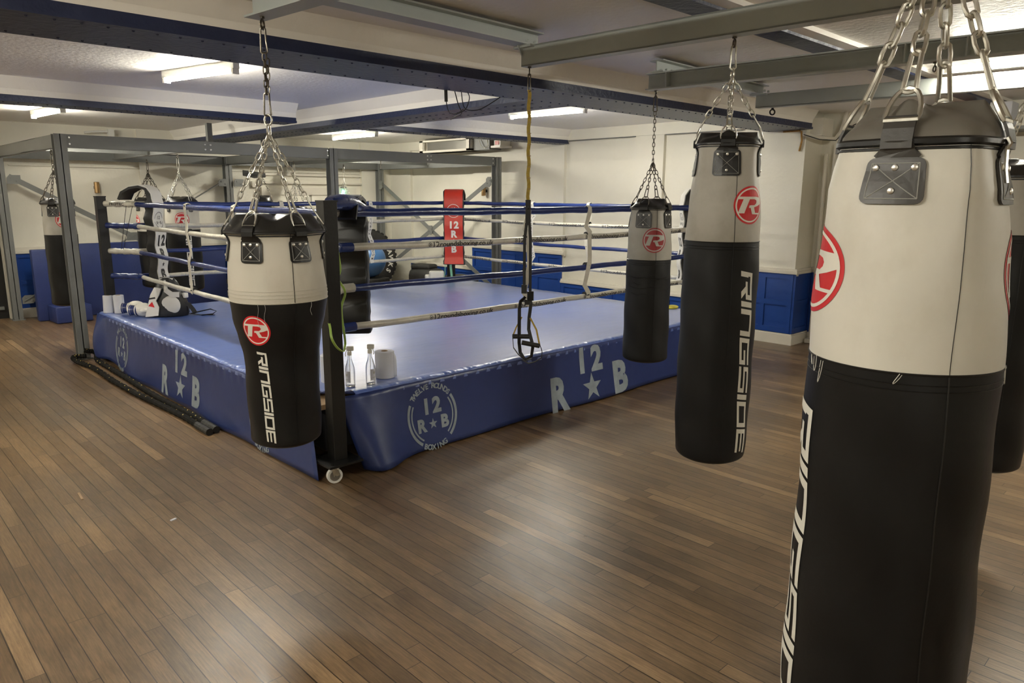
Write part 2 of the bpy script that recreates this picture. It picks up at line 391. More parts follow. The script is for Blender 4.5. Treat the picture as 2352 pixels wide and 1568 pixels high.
T_ = .38
def glyph(c):
    g = {'R': (2, [rect(0,0,T_,.62), rect(0,.8,2,1), rect(1.64,.42,2,.8), rect(.7,.38,2,.56), poly([(1.05,.38),(1.5,.38),(2,0),(1.5,0)]), rect(0,.62,.3,.8)]),
         'I': (.4, [rect(0,0,.4,1)]), 'N': (2, [rect(0,0,T_,1), rect(T_,.8,2,1), rect(1.62,0,2,.8)]),
         'G': (2, [rect(0,0,.34,1), rect(.34,.8,2,1), rect(.34,0,2,.2), rect(1.66,.2,2,.58), rect(.9,.40,1.66,.58)]),
         'S': (2, [rect(0,.42,.34,1), rect(.34,.8,2,1), rect(.34,.42,2,.58), rect(1.66,.2,2,.42), rect(0,0,2,.2)]),
         'D': (2, [rect(0,0,.34,1), rect(.34,.8,2,1), rect(.34,0,2,.2), rect(1.66,.2,2,.8)]),
         'E': (1.9, [rect(0,0,.34,1), rect(.34,.8,1.9,1), rect(.34,0,1.9,.2), rect(.34,.42,1.8,.58)])}[c]
    return g[0], join(*g[1])
def brand_word(length, h):
    x = 0; out = []
    for c in 'RINGSIDE':
        wd, sh = glyph(c); out.append(([(a+x+.22*(b-.5), b) for a, b in sh[0]], sh[1])); x += wd+.16
    x -= .16; sh = join(*out)
    return [((a-x/2)/x*length, (b-.5)*h) for a, b in sh[0]], sh[1]
def logo_white():
    return join(arc(.82, .90, 0, 2*pi, 48),
        poly([(-.80,.44),(.3,.44),(.3,.31),(-.84,.31)]),
        poly([(-.44,.40),(-.08,.40),(-.38,-.42),(-.76,-.42)]),
        poly([(.3,.44),(.72,.40),(.80,.30),(.86,.07),(.55,-.04),(.2,-.12),(-.04,-.12),(-.02,.0),(.25,.0),(.38,.08),(.42,.18),(.36,.27),(.2,.31)]),
        poly([(-.1,-.01),(.22,-.02),(.25,-.12),(.38,-.40),(.76,-.41),(.70,-.49),(.14,-.47),(.0,-.14),(-.12,-.14)]))

# ================================================================= ROOM
m = MB(); m.bb((-5, -5, -.1), (8.6, 12.2, 0)); struct(m.build('floor', 'floor', smooth=False))
CE = 2.53
m = MB(); m.bb((-5, -5, CE), (8.6, 12.2, CE+.15)); struct(m.build('ceiling', 'ceil', smooth=False))
# back wall (far left), runs along X at y=11.4, with doorway at its left end
m = MB()
m.bb((1.80, 11.4, 0), (8.6, 11.6, CE)); m.bb((-5, 11.4, 0), (.80, 11.6, CE)); m.bb((.80, 11.4, 2.03), (1.80, 11.6, CE))
m.bb((3.55, 11.36, .86), (4.75, 11.4, CE)); m.bb((1.98, 11.375, 1.98), (7.2, 11.4, 1.995)); m.bb((1.98, 11.38, 2.05), (7.2, 11.4, 2.058))
m.bb((7.22, 11.33, 0), (8.6, 11.4, CE))
struct(m.build('wall_back', 'wall', smooth=False))
m = MB(); m.bb((-5, 11.6, -.05), (3, 12.2, CE)); struct(m.build('wall_corridor', 'void_k', smooth=False))
m = MB(); m.bb((.70, 11.37, 0), (.80, 11.42, 2.1)); m.bb((1.80, 11.37, 0), (1.90, 11.42, 2.1)); m.bb((.70, 11.37, 2.03), (1.90, 11.42, 2.12)); m.bb((1.86, 11.35, 0), (1.885, 11.42, 2.1))
struct(m.build('trim_1', 'skirt', smooth=False))
m = MB(); m.bb((.80, 11.5, 0), (1.80, 11.55, 2.03))
d = struct(m.build('door_1', 'void_k', smooth=False)); m = MB(); m.bb((.9, 11.46, .12), (1.75, 11.5, .16)); m.build('kick_bar', 'rack', d)
def wainscot(mb, T, L, zt, mid=.47, pw=.5, z0=.13):
    """raised frame-and-panel boarding; T maps (along, out, z)"""
    def b3(a, b): 
        vs = [T(x, y, z) for x in (a[0], b[0]) for y in (a[1], b[1]) for z in (a[2], b[2])]
        mb.add(vs, [(0,1,3,2),(4,6,7,5),(0,4,5,1),(2,3,7,6),(0,2,6,4),(1,5,7,3)])
    b3((0, 0, z0-.03), (L, .012, zt))
    n = max(1, round(L/pw)); step = L/n
    for i in range(n+1): x = min(max(i*step, .03), L-.03); b3((x-.028, .012, z0), (x+.028, .026, zt))
    for z, h in ((z0+.03, .06), (zt-.03, .055)): b3((0, .012, z-h/2), (L, .027, z+h/2))
    if mid and zt > mid+.15: b3((0, .012, mid-.028), (L, .028, mid+.028))
m = MB(); wainscot(m, lambda a, o, z: Vector((1.9+a, 11.4-o, z)), 5.32, .85); struct(m.build('trim_2', 'blue', smooth=False))
m = MB(); m.bb((1.9, 11.355, .85), (7.22, 11.4, .885)); m.bb((1.9, 11.37, .885), (7.22, 11.4, .93)); struct(m.build('trim_3', 'skirt', smooth=False))
m = MB(); m.bb((1.9, 11.365, 0), (7.22, 11.4, .115)); m.bb((1.9, 11.375, .115), (7.22, 11.4, .13)); struct(m.build('baseboard_back', 'skirt', smooth=False))
# door case on the back wall behind the rack
m = MB()
for a, b in (((5.35, 0), (5.45, 1.62)), ((7.0, 0), (7.1, 1.62)), ((5.35, 1.62), (7.1, 1.74)), ((5.2, 1.80), (7.22, 1.83)), ((5.2, 1.74), (5.32, 1.80))): m.bb((a[0], 11.34, a[1]), (b[0], 11.4, b[1]))
m.bb((5.2, 11.35, 1.93), (7.22, 11.4, 1.97)); struct(m.build('trim_4', 'skirt', smooth=False))
m = MB(); m.bb((5.45, 11.36, 0), (6.2, 11.39, 1.62)); m.bb((6.24, 11.36, 0), (7.0, 11.39, 1.62))
for x in (5.55, 6.34):
    for z0, z1 in ((.2, .8), (.92, 1.5)): m.bb((x, 11.345, z0), (x+.55, 11.36, z1))
struct(m.build('door_2', 'wall', smooth=False))
# right wall at x=7.82, runs along Y
XR = 7.82
m = MB()
m.bb((XR, 3.596, 0), (8.6, 4.30, CE)); m.bb((XR+.05, 4.30, 0), (8.6, 7.06, CE)); m.bb((XR, 5.40, .42), (XR+.05, 5.85, 2.388))
m.bb((XR, 7.06, 0), (8.6, 9.02, CE)); m.bb((XR+.05, 9.02, 0), (8.6, 10.71, CE)); m.bb((XR, 10.71, 0), (8.6, 11.4, CE))
m.bb((XR, 4.30, 2.39), (XR+.05, 7.06, CE)); m.bb((XR, 9.02, 2.39), (XR+.05, 10.71, CE)); m.bb((XR, 4.3, 0), (XR+.05, 7.06, .40)); m.bb((XR, 9.02, 0), (XR+.05, 10.71, .43))
m.bb((8.22, -5, 0), (8.6, 3.596, CE))
for z in (1.80, 1.862):
    m.bb((XR-.008, 3.59, z), (XR, 4.30, z+.008)); m.bb((XR-.008, 7.06, z), (XR, 9.02, z+.008))
m.bb((XR, 3.588, 1.80), (8.22, 3.596, 1.808))
struct(m.build('wall_right', 'wall', smooth=False))
m = MB(); m.tube([(XR-.005, 4.36, 2.385), (XR-.005, 5.38, 2.385)], .006, 6); m.tube([(XR-.005, 5.83, 2.385), (XR-.005, 7.04, 2.385)], .006, 6); struct(m.build('trim_5', 'rack'))
m = MB()
wainscot(m, lambda a, o, z: Vector((XR-o, 3.596+a, z)), .70, .80, .47, .34)
wainscot(m, lambda a, o, z: Vector((XR-o, 4.30+a, z)), 2.76, .40, None, .5)
wainscot(m, lambda a, o, z: Vector((XR-o, 7.06+a, z)), 1.96, .80, .47, .48)
wainscot(m, lambda a, o, z: Vector((XR-o, 9.02+a, z)), 1.69, .43, None, .5)
wainscot(m, lambda a, o, z: Vector((XR+a-.02, 3.596-o, z)), .42, .80, .47, .36)
wainscot(m, lambda a, o, z: Vector((8.22-o, -4.5+a, z)), 8.09, .80, .47, .5)
struct(m.build('trim_6', 'blue', smooth=False))
m = MB()
def rail_y(y0, y1, z, x=XR): m.bb((x-.045, y0, z), (x+.02, y1, z+.03)); m.bb((x-.03, y0, z+.03), (x+.02, y1, z+.055)); m.bb((x-.018, y0, z-.02), (x+.02, y1, z))
rail_y(3.56, 4.3, .80); rail_y(7.02, 9.04, .80); rail_y(-4.5, 3.59, .80, 8.22)
rail_y(4.3, 7.06, .40, XR); rail_y(9.02, 10.71, .43, XR)
m.bb((XR-.0455, 3.55, .8005), (8.2, 3.6, .8305)); m.bb((XR-.0305, 3.565, .83), (8.2, 3.6, .8555)); m.bb((XR-.0185, 3.575, .7805), (8.2, 3.6, .80))
struct(m.build('trim_7', 'skirt', smooth=False))
m = MB(); m.bb((XR-.03, 3.5605, 0), (XR+.01, 11.4, .11)); m.bb((XR-.0305, 3.56, -.001), (8.2, 3.6, .1095)); m.bb((8.19, -5, 0), (8.22, 3.56, .11)); m.bb((XR-.02, 3.5705, .11), (XR+.01, 11.4, .125)); m.bb((XR-.0205, 3.57, .109), (8.2, 3.6, .1245))
struct(m.build('baseboard_right', 'skirt', smooth=False))
m = MB(); m.bb((-5.1, -5, 0), (-5, 12.2, CE)); struct(m.build('wall_left', 'wall', smooth=False))
m = MB(); m.bb((-5, -5.1, 0), (8.6, -5, CE)); struct(m.build('wall_front', 'wall', smooth=False))

# ceiling beams: cream casing with navy steel soffit
def xbeam(n, x0, x1, y0, y1, z, fl=.022, lip=.03):
    m = MB(); sl = .05
    vs = [Vector((x, y, zz)) for x in (x0, x1) for y, zz in ((y0+.02, z), (y0+.005, CE-.09), (y0-sl, CE), (y1+sl, CE), (y1-.005, CE-.09), (y1-.02, z))]
    m.add(vs, [(0,1,2,3,4,5)[::-1], (6,7,8,9,10,11)]+[(i, (i+1) % 6, 6+(i+1) % 6, 6+i) for i in range(6)])
    o = struct(m.build('trim_%d' % n, 'beamw', smooth=False))
    m = MB(); m.bb((x0, y0, z-fl), (x1, y1, z)); m.bb((x0, y0+.012, z), (x1, y0+.05, z+lip)); m.bb((x0, y1-.05, z), (x1, y1-.012, z+lip))
    k = int((x1-x0)/.10)
    for yy in (y0+.06, y1-.06):
        for i in range(k): m.lathe((x0+.05+i*.10, yy, z-fl), [(.0075, 0), (.006, -.004), (.002, -.006)], 6)
    m.build('steel_flange', 'navy', o, smooth=False)
    return o
xbeam(8, -5, XR, 3.53, 4.05, 2.365, lip=.05)
xbeam(9, -5, 3.72, 7.0, 7.28, 2.365)
xbeam(10, 4.55, XR, 6.98, 7.24, 2.365)
m = MB(); m.bb((-5, 1.84, 2.505), (8.22, 2.14, CE)); o = struct(m.build('trim_11', 'beamw', smooth=False))
m = MB(); m.bb((-5, 1.92, 2.49), (8.22, 2.07, 2.506)); m.build('steel_flange', 'navy', o, smooth=False)
m = MB(); sl = .05; y0, y1, x0, x1, z = 4.05, 11.36, 4.05, 4.55, 2.365
vs = [Vector((xx, y, zz)) for y in (y0, y1) for xx, zz in ((x0+.02, z), (x0+.005, CE-.09), (x0-sl, CE), (x1+sl, CE), (x1-.005, CE-.09), (x1-.02, z))]
m.add(vs, [(0,1,2,3,4,5)[::-1], (6,7,8,9,10,11)]+[(i, (i+1) % 6, 6+(i+1) % 6, 6+i) for i in range(6)])
o = struct(m.build('trim_12', 'beamw', smooth=False)); m = MB()
m.bb((x0, y0, z-.022), (x1, y1, z)); m.bb((x0+.012, y0, z), (x0+.05, y1, z+.03)); m.bb((x1-.05, y0, z), (x1-.012, y1, z+.03))
for i in range(66):
    for xx in (x0+.16, x0+.36): m.box((xx, y0+.1+i*.1, z-.023), (.010, .022, .005))
m.build('steel_flange', 'navy', o, smooth=False)

# ================================================================= LAMPS
def lamp(p0, p1, lab, grp=None):
    a, b = Vector((*p0, 0)), Vector((*p1, 0)); c = (a+b)/2; L = (b-a).length; rz = atan2((b-a).y, (b-a).x)
    t = thing('ceiling_light', lab, 'ceiling light', (c.x, c.y, CE), grp)
    m = MB(); m.box((c.x, c.y, CE-.025), (L+.06, .05, .05), rz)
    e = (b-a).normalized()
    for s_ in (-1, 1): m.box(c + e*s_*(L/2+.012) + Vector((0, 0, CE-.06)), (.022, .05, .05), rz)
    m.build('housing', 'plastic_w', t, smooth=False)
    m = MB(); prof = [(-.017, 0), (-.023, -.013), (-.018, -.026), (0, -.032), (.018, -.026), (.023, -.013), (.017, 0)]
    sd = Vector((-e.y, e.x, 0)); n = len(prof)
    vs = [c + e*s_*L/2 + sd*q[0] + Vector((0, 0, CE-.046+q[1])) for s_ in (-1, 1) for q in prof]
    m.add(vs, [tuple(range(n)), tuple(range(n, 2*n))[::-1]]+[(i, i+1, n+i+1, n+i) for i in range(n-1)])
    m.f.append(tuple([0, n, 2*n-1, n-1])); m.mi.append(0); m.build('diffuser', 'lit', t)
lamp((2.08, 5.85), (2.25, 5.08), 'bright strip light on ceiling above the left side of the ring, nearest the navy beam')
lamp((1.99, 9.72), (2.06, 8.80), 'bright strip light at far left, above the grey steel rack corner')
lamp((5.66, 5.88), (5.74, 4.93), 'bright strip light on ceiling to the right of the yellow hanging strap')
lamp((6.0, 10.15), (6.02, 9.05), 'bright strip light above the far rack, left of the extractor unit')
lamp((5.52, 1.62), (5.56, .35), 'bright strip light at upper right behind the big bag chains')
for x, y in ((-.75, 1.7), (-1.3, 5.4), (-1.3, 9.2), (5.5, -2.4), (-1.3, -2.4)):
    lamp((x, y-.6), (x+.02, y+.6), 'bright strip light on the ceiling outside the picture', 'strip lights outside the picture')
m = MB(); m.bb((5.74, -.6, 2.47), (5.80, 1.72, CE)); m.bb((5.70, -.6, 2.44), (5.83, .9, 2.465))
struct(m.build('trim_13', 'plastic_w', smooth=False))

# ================================================================= STEEL BEAMS FOR THE BAGS
SB = 2.33; HB = .105
def ibeam(mb, p0, p1, z0, h, w=.09, t=.008, kind='I', side=1):
    a, b = Vector((p0[0], p0[1], 0)), Vector((p1[0], p1[1], 0)); d = (b-a); L = d.length; c = (a+b)/2; rz = atan2(d.y, d.x)
    def bx(off, zz, dims):
        n = Vector((-d.y, d.x, 0)).normalized(); mb.box(c+n*off+Vector((0, 0, zz)), (L, dims[0], dims[1]), rz)
    if kind == 'I':
        bx(0, z0+h/2, (t, h-2*t)); bx(0, z0+t/2, (w, t)); bx(0, z0+h-t/2, (w, t))
    else:
        bx(side*(w/2-t/2), z0+h/2, (t, h)); bx(0, z0+t/2, (w, t)); bx(0, z0+h-t/2, (w, t))
def steel(lab, p0, p1, kind, z0=SB, h=HB, side=1, w=.09):
    t = thing('steel_beam', lab, 'steel beam', ((p0[0]+p1[0])/2, (p0[1]+p1[1])/2, z0))
    m = MB(); ibeam(m, p0, p1, z0, h, w, .008, kind, side); m.build('girder', 'green', t, smooth=False); return t
def bolts(t, pts, r=.009):
    m = MB()
    for p in pts: m.lathe(p, [(r, -.012), (r, 0), (r*.6, .004)], 6)
    m.build('bolts', 'green', t)
b0 = steel('short grey-green steel beam end at top left of centre, holding the bottle-shaped bag', (1.405, 2.95), (1.72, -.8), 'I')
b1 = steel('long plain grey-green steel beam, holding the yellow strap and tall bag', (2.96, 2.97), (3.17, -1.6), 'C', side=-1, w=.07)
b2 = steel('grey-green steel beam with web stiffeners, holding the smallest hanging bag', (4.17, 3.02), (4.54, -1.9), 'I')
b3 = steel('short-looking farthest grey-green steel beam, with an empty eye bolt at its end', (5.59, 2.99), (5.86, -2.0), 'C', side=-1, w=.07)
m = MB()
for y in (2.86, 1.46, 1.18): m.box((4.17+(3.02-y)*.075-.03, y, SB+HB/2), (.05, .008, HB-.014))
m.build('stiffener', 'green', b2, smooth=False)
b4 = steel('grey-green cross beam joining the first and second hanging beams', (1.36, 2.88), (3.03, 2.95), 'I', SB+HB, .075, w=.10)
b5 = steel('grey-green cross beam joining the third and fourth hanging beams', (4.12, 2.93), (5.68, 3.0), 'I', SB+HB, .075, w=.10)
b6 = steel('grey-green cross beam behind the second one, high at the top right', (1.6, -.9), (6.0, -.9), 'I', SB+HB, .075, w=.10)
for t, x in ((b4, 2.93), (b5, 4.22), (b5, 5.55)):
    bolts(t, [(x-.03, 2.93-.03, SB+HB+.02), (x-.03, 2.96+.03, SB+HB+.02), (x+.03, 2.90, SB+HB+.02), (x+.03, 3.0, SB+HB+.02)])
m = MB(); m.box((2.98, 2.94, SB+HB-.006), (.16, .13, .012)); m.prism([(0, 0), (-.05, 0), (0, -.07)], -.004, .004, Matrix.Translation((2.935, 2.96, SB+HB)) @ Matrix.Rotation(pi/2, 4, 'X')); m.build('end_plate', 'green', b1, smooth=False)
m = MB(); m.box((5.6, 2.96, SB+HB-.006), (.16, .13, .012)); m.build('end_plate', 'green', b3, smooth=False)
def eyebolt(mb, x, y, z, r=.016, stem=.02, w=.004, nrm=(1, -1, 0)):
    mb.cyl((x, y, z+.004), (x, y, z-stem), w, 8); mb.lathe((x, y, z-.008), [(.010, 0), (.010, .008)], 6); ring(mb, (x, y, z-stem-r), r, w, nrm)
m = MB(); eyebolt(m, 5.63, 2.88, SB, .02, .012, .006, (1, 0, .2)); m.build('eye_bolt', 'blackm', b3)
m = MB(); eyebolt(m, 4.305, 1.33, SB, .014, .02, .004); m.build('eye_bolt', 'dchain', b2)

# ================================================================= PUNCH BAGS
def cam_ang(x, y): return atan2(-y, -x)
def interp(tab, z):
    if z >= tab[0][0]: return tab[0][1]
    for (z0, r0), (z1, r1) in zip(tab, tab[1:]):
        if z <= z0 and z >= z1:
            t = (z0-z)/(z0-z1); t = t*t*(3-2*t)*.5+t*.5; return r0+(r1-r0)*t
    return tab[-1][1]
def make_bag(lab, x, y, conv, rim, capz, seam, bot, tab, strap_phis, hookz=SB, rot=0, capr=.8, wire=.0028, pitch=.03, cap='capb',
             up='whiteo', low='greyb', chainm='chrome', single=None, logo=None, word=None, strapw=.105, straph=.105, big=False, logo2=None, dents=True,
             group=None, ring_r=.02, seg=56, lean=(0, 0), bands=0, logom=('red', 'print_w'), patch=True, capm=None):
    strapm = 'black'
    if capm: cap, strapm = capm
    th = cam_ang(x, y); root = thing('punch_bag', lab, 'punch bag', (x, y, bot), group)
    phs = [th+radians(p) for p in strap_phis]
    def ax(z): k = (rim-z); return x+lean[0]*k, y+lean[1]*k
    def rad(z, a):
        r = interp(tab, z)
        if dents and z <= rim+.001:
            k = max(0, 1-(rim-z)/.30)
            for p in phs:
                dd = (a-p+pi) % (2*pi)-pi
                r += -(.022 if big else .016)*k*exp(-(dd/(.5 if big else .75))**2)*(r/.18)*sin(min(1, (rim-z)/.05)*pi/2) + .010*k*exp(-(abs(dd)-.85)**2/.06)*(r/.18)
            r += .0022*sin(z*23+a*3)+.0015*sin(z*9-a*2)
        return r
    def pt(a, z, off=0):
        r = rad(z, a)+off; cx, cy = ax(z); return Vector((cx+cos(a)*r, cy+sin(a)*r, z))
    def shell(z1, z0, n, closed_bottom=False, off=0, cone=None):
        m = MB(); vs = []; fs = []
        for j in range(n+1):
            z = z1+(z0-z1)*j/n
            for k in range(seg): vs.append(pt(2*pi*k/seg, z, off))
        for j in range(n):
            for k in range(seg): k2 = (k+1) % seg; fs.append((j*seg+k, j*seg+k2, (j+1)*seg+k2, (j+1)*seg+k))
        if closed_bottom:
            rb = interp(tab, z0); prev = n*seg
            for q in (.985, .93, .82, .6, .3, .02):
                b = len(vs); dz = (.09*rb/.18)*sqrt(max(0, 1-q*q)) if q < 1 else 0
                cx, cy = ax(z0-dz)
                for k in range(seg): a = 2*pi*k/seg; vs.append(Vector((cx+cos(a)*rad(z0, a)*q, cy+sin(a)*rad(z0, a)*q, z0-dz*.55)))
                for k in range(seg): k2 = (k+1) % seg; fs.append((prev+k, prev+k2, b+k2, b+k))
                prev = b
            fs.append(tuple(prev+k for k in range(seg)))
        m.add(vs, fs); return m
    shell(seam, bot+.05, 30, True).build('lower_cover', low, root, ang=60)
    shell(rim, seam, 20).build('upper_cover', up, root, ang=60)
    m = MB()   # piping at the seam, stitched bands
    for zz, r_ in [(seam, .0022)]+[(seam-.02-.012*i, .0011) for i in range(0 if bands else 2)]+[(seam+.02+.014*i, .0010) for i in range(bands)]:
        m.tube([pt(2*pi*k/64, zz, .0005) for k in range(64)], r_, 5, closed=True)
    m.build('seam', 'black' if not bands else up, root)
    m = MB()
    a = th+radians(18 if not big else 28); zz = [seam+(rim-seam)*k/20 for k in range(21)]
    m.tube([pt(a, z, .0004) for z in zz], .0007 if big else .0013, 5); m.tube([pt(a, bot+.06+(seam-bot-.06)*k/20, .0004) for k in range(21)], .0016, 5)
    m.build('side_seam', 'black' if big else low, root)
    # cap
    m = MB(); vs = []; fs = []; n = 10; cz = capz
    def cr(a, t):
        r = rad(rim, a)*(1.012)*(1-t*(1-capr))
        pull = sum(exp(-(((a-p+pi) % (2*pi)-pi)/.32)**2) for p in phs)
        return r, rim+(cz-rim)*(t**(.6 if big else .8)) + .012*t*pull - .020*t*(1-min(1, pull))*(1 if capz > rim+.03 else 0), pull
    for j in range(n+1):
        t = j/n
        for k in range(seg):
            a = 2*pi*k/seg; r, z, pl = cr(a, t); cx, cy = ax(rim)
            r *= 1+.03*sin(a*7)*t*(1-t)*4*.4
            vs.append(Vector((cx+cos(a)*r, cy+sin(a)*r, z)))
    for j in range(n):
        for k in range(seg): k2 = (k+1) % seg; fs.append((j*seg+k, j*seg+k2, (j+1)*seg+k2, (j+1)*seg+k))
    b = n*seg; prev = b
    for q in (.8, .5, .2):
        bb_ = len(vs); cx, cy = ax(rim)
        for k in range(seg):
            a = 2*pi*k/seg; r, z, pl = cr(a, 1); vs.append(Vector((cx+cos(a)*r*q, cy+sin(a)*r*q, cz+.012*(1-q)+(z-cz)*q)))
        for k in range(seg): k2 = (k+1) % seg; fs.append((prev+k, prev+k2, bb_+k2, bb_+k))
        prev = bb_
    fs.append(tuple(prev+k for k in range(seg))); m.add(vs, fs)
    m.build('cap', cap, root, ang=60)
    m = MB(); m.tube([pt(2*pi*k/64, rim, .002) for k in range(64)], .006 if not big else .008, 6, closed=True); m.tube([pt(2*pi*k/64, rim-.012, .001) for k in range(64)], .003, 6, closed=True)
    m.build('rim_piping' if not big else 'zip', 'black', root)
    cv = Vector((x, y, conv))
    # straps
    for p in phs:
        if patch:
            hw = strapw/2; r0 = rad(rim-.09, p); zt = rim-.028; zb = zt-straph
            # patch outline (rounded), then neck going up over the cap
            out = []
            def arcp(cx, cy, r, a0, a1): return [(cx+r*cos(a0+(a1-a0)*k/4), cy+r*sin(a0+(a1-a0)*k/4)) for k in range(5)]
            rc = .014; nk = strapw*.26
            out += arcp(-hw+rc, zb+rc, rc, pi, 1.5*pi)+arcp(hw-rc, zb+rc, rc, 1.5*pi, 2*pi)+arcp(hw-rc, zt-rc, rc, 0, .5*pi)
            out += [(nk+.016, zt+.004), (nk+.004, zt+.016), (nk, zt+.030), (-nk, zt+.030), (-nk-.004, zt+.016), (-nk-.016, zt+.004)]
            out += arcp(-hw+rc, zt-rc, rc, .5*pi, pi)
            fnp = lambda a_, b_, o_=.0045: pt(p+a_/r0, min(b_, rim+.002), o_ + max(0, .006*(b_-rim+.02)/.02 if b_ > rim-.02 else 0))
            mb = decal(poly(out), fnp, 'strap', strapm, root, cut=.02)
            md = mb.modifiers.new('thickness', 'SOLIDIFY'); md.thickness = .005; md.offset = 0
            # stitching cross and border
            ms = MB()
            def ln(pa, pb, n=10):
                ms.tube([fnp(pa[0]+(pb[0]-pa[0])*k/n, pa[1]+(pb[1]-pa[1])*k/n, .0075) for k in range(n+1)], .0007 if not big else .0009, 4)
            i = .010
            q = [(-hw+i, zb+i), (hw-i, zb+i), (hw-i, zt-i), (-hw+i, zt-i)]
            for k in range(4): ln(q[k], q[(k+1) % 4])
            ln(q[0], q[2]); ln(q[1], q[3]); ms.build('stitching', 'print_g', mb)
            mr = MB()
            for (a_, b_) in ((-hw+.018, zt-.018), (hw-.018, zt-.018), (0, zt-.018), (0, zb+.024)):
                P = fnp(a_, b_, .0075); nn = Vector((cos(p+a_/r0), sin(p+a_/r0), 0)); mr.lathe(P, [(.0065, 0), (.0058, .002), (.003, .0035)], 10, axis=nn)
            mr.build('rivet', 'rivet', mb)
        # neck over the cap up to the D-ring
        rr, zz0, _ = cr(p, .38); r1_, z1_, _ = cr(p, 1); cx, cy = ax(rim); er = Vector((cos(p), sin(p), 0)); et = Vector((-sin(p), cos(p), 0))
        C0 = Vector((cx, cy, 0)); top = C0+er*(rr+.009)+Vector((0, 0, zz0+.004)); tip = C0+er*(r1_+.012)+Vector((0, 0, z1_+.010))
        pr_ = C0+er*(rad(rim, p)+.010)+Vector((0, 0, rim))
        mn = MB(); mn.strip([pr_+Vector((0, 0, -.012)), pr_+Vector((0, 0, .004)), pr_.lerp(top, .5)+er*.003, top], strapw*.52, .005, et)
        mn.build('strap_loop', strapm, root, smooth=False)
        # D ring
        R2 = strapw*.28; dh = max(1.5, (tip-top).length/R2*1.05) if not big else 1.9
        d_ = (cv-top).normalized(); up_ = (tip-top).normalized()*.8+d_*.2; up_.normalize(); R2 = strapw*.28
        dp = [top+et*(R2*cos(pi*k/10)) + up_*(R2*dh*sin(pi*k/10)+.002) for k in range(11)]+[top-et*R2-up_*.008, top+et*R2-up_*.008]
        md_ = MB(); md_.tube(dp, wire*1.15, 6, closed=True); md_.build('d_ring', chainm, root)
        dtop = top+up_*(R2*dh); ln_ = .055 if not big else .07
        mc = MB(); q1 = dtop+(cv-dtop).normalized()*ln_; carabiner(mc, q1+(cv-dtop).normalized()*.004, dtop-(cv-dtop).normalized()*.006, .0125, wire*1.1, et); mc.build('carabiner', chainm, root)
        mc = MB(); chain(mc, q1, cv, pitch, wire, pitch*.30); mc.build('chain', chainm, root)
    m = MB(); ring(m, cv+Vector((0, 0, .012)), ring_r, wire*1.3, (1, -.9, 0)); zc = conv+.012+ring_r
    if single == 'long':
        ring(m, cv+Vector((0, 0, .012+ring_r*1.9)), ring_r*.95, wire*1.3, (1, .3, 0)); zc += ring_r*1.8
    m.build('swivel', chainm, root)
    m = MB(); er_ = ring_r*.8
    eyebolt(m, x, y, hookz, er_, .012, .0045); m.build('eye_bolt', 'dchain', root)
    ht = hookz-.012-2*er_; mc = MB()
    if single:
        cl = .09; carabiner(mc, (x, y, ht+.006), (x, y, ht-cl), .014, .004, (1, -1, 0))
        if single == 'long': carabiner(mc, (x, y, zc+.085), (x, y, zc-.004), .015, .004, (1, -1, 0)); chain(mc, (x, y, ht-cl), (x, y, zc+.08), .028, .003, .0085); chain(mc, (x+.012, y, ht-cl-.02), (x+.004, y, ht-cl-.15), .028, .003, .0085)
        else: chain(mc, (x, y, ht-cl), (x, y, zc), pitch, wire, pitch*.3)
        mc.build('hanging_chain', 'dchain' if single == 'long' or chainm == 'dchain' else chainm, root)
    elif ht-zc > .02:
        carabiner(mc, (x, y, ht+.006), (x, y, zc-.004), .013, .004, (1, -1, 0)); mc.build('snap_hook', chainm, root)
    # print
    for lg in (logo, logo2):
        if not lg: continue
        ph, z, R, sx = lg; a0 = th+radians(ph); r0 = interp(tab, z)
        disc = ([(cos(2*pi*k/48)*R*sx, sin(2*pi*k/48)*R) for k in range(48)], [tuple(range(48))])
        fn1 = lambda a_, b_: pt(a0+a_/r0, z+b_, .0011); fn2 = lambda a_, b_: pt(a0+a_/r0, z+b_, .0019)
        lo = decal(disc, fn1, 'logo', logom[0], root, cut=.012)
        wv, wf = logo_white(); decal(([(a_*R*sx, b_*R) for a_, b_ in wv], wf), fn2, 'logo_mark', logom[1], lo, cut=.012)
    if word:
        ph, z0, z1, h, tw = word[:5]; a0 = th+radians(ph); zc = (z0+z1)/2; r0 = interp(tab, zc)
        sh = brand_word(z0-z1, h)
        fn3 = lambda a_, b_: pt(a0+b_/interp(tab, zc-a_)+radians(tw)*(a_/(z0-z1)), zc-a_, .0012)
        decal(sh, fn3, 'lettering', word[5] if len(word) > 5 else 'print_w', root, cut=.015, cuty=.008)
    return root, pt
# bottle shaped bag in front of the near-left side of the ring
bag1, pt1 = make_bag('bottle-shaped bag, white above black, waist narrowing, hung by six chains in front of the ring', 1.405, 2.881, 1.885, 1.495, 1.555, 1.216, .56,
    [(1.60, 0.185), (1.495, 0.185), (1.387, 0.196), (1.236, 0.202), (1.137, 0.190), (1.06, 0.170), (.984, 0.156), (.905, 0.152), (.744, 0.150), (.60, 0.148)],
    [-30, 30, 90, 150, 210, 270], capr=.74, up='white', low='blackb', single='long', logo=(-32, 1.105, .063, 1), word=(-27, 1.012, .622, .040, 5), strapw=.092, straph=.09, ring_r=.022, bands=3, rot=0)
for dx, z0, z1 in ((-24, 1.22, 1.12), (-16, 1.22, 1.13), (38, 1.22, 1.16)):
    a = cam_ang(1.405, 2.881)+radians(dx); m = MB(); m.tube([pt1(a+.02*sin(k*.9), z0+(z1-z0)*k/8, .002+.001*k) for k in range(9)], .0008, 4); m.build('loose_thread', 'print_g', bag1)
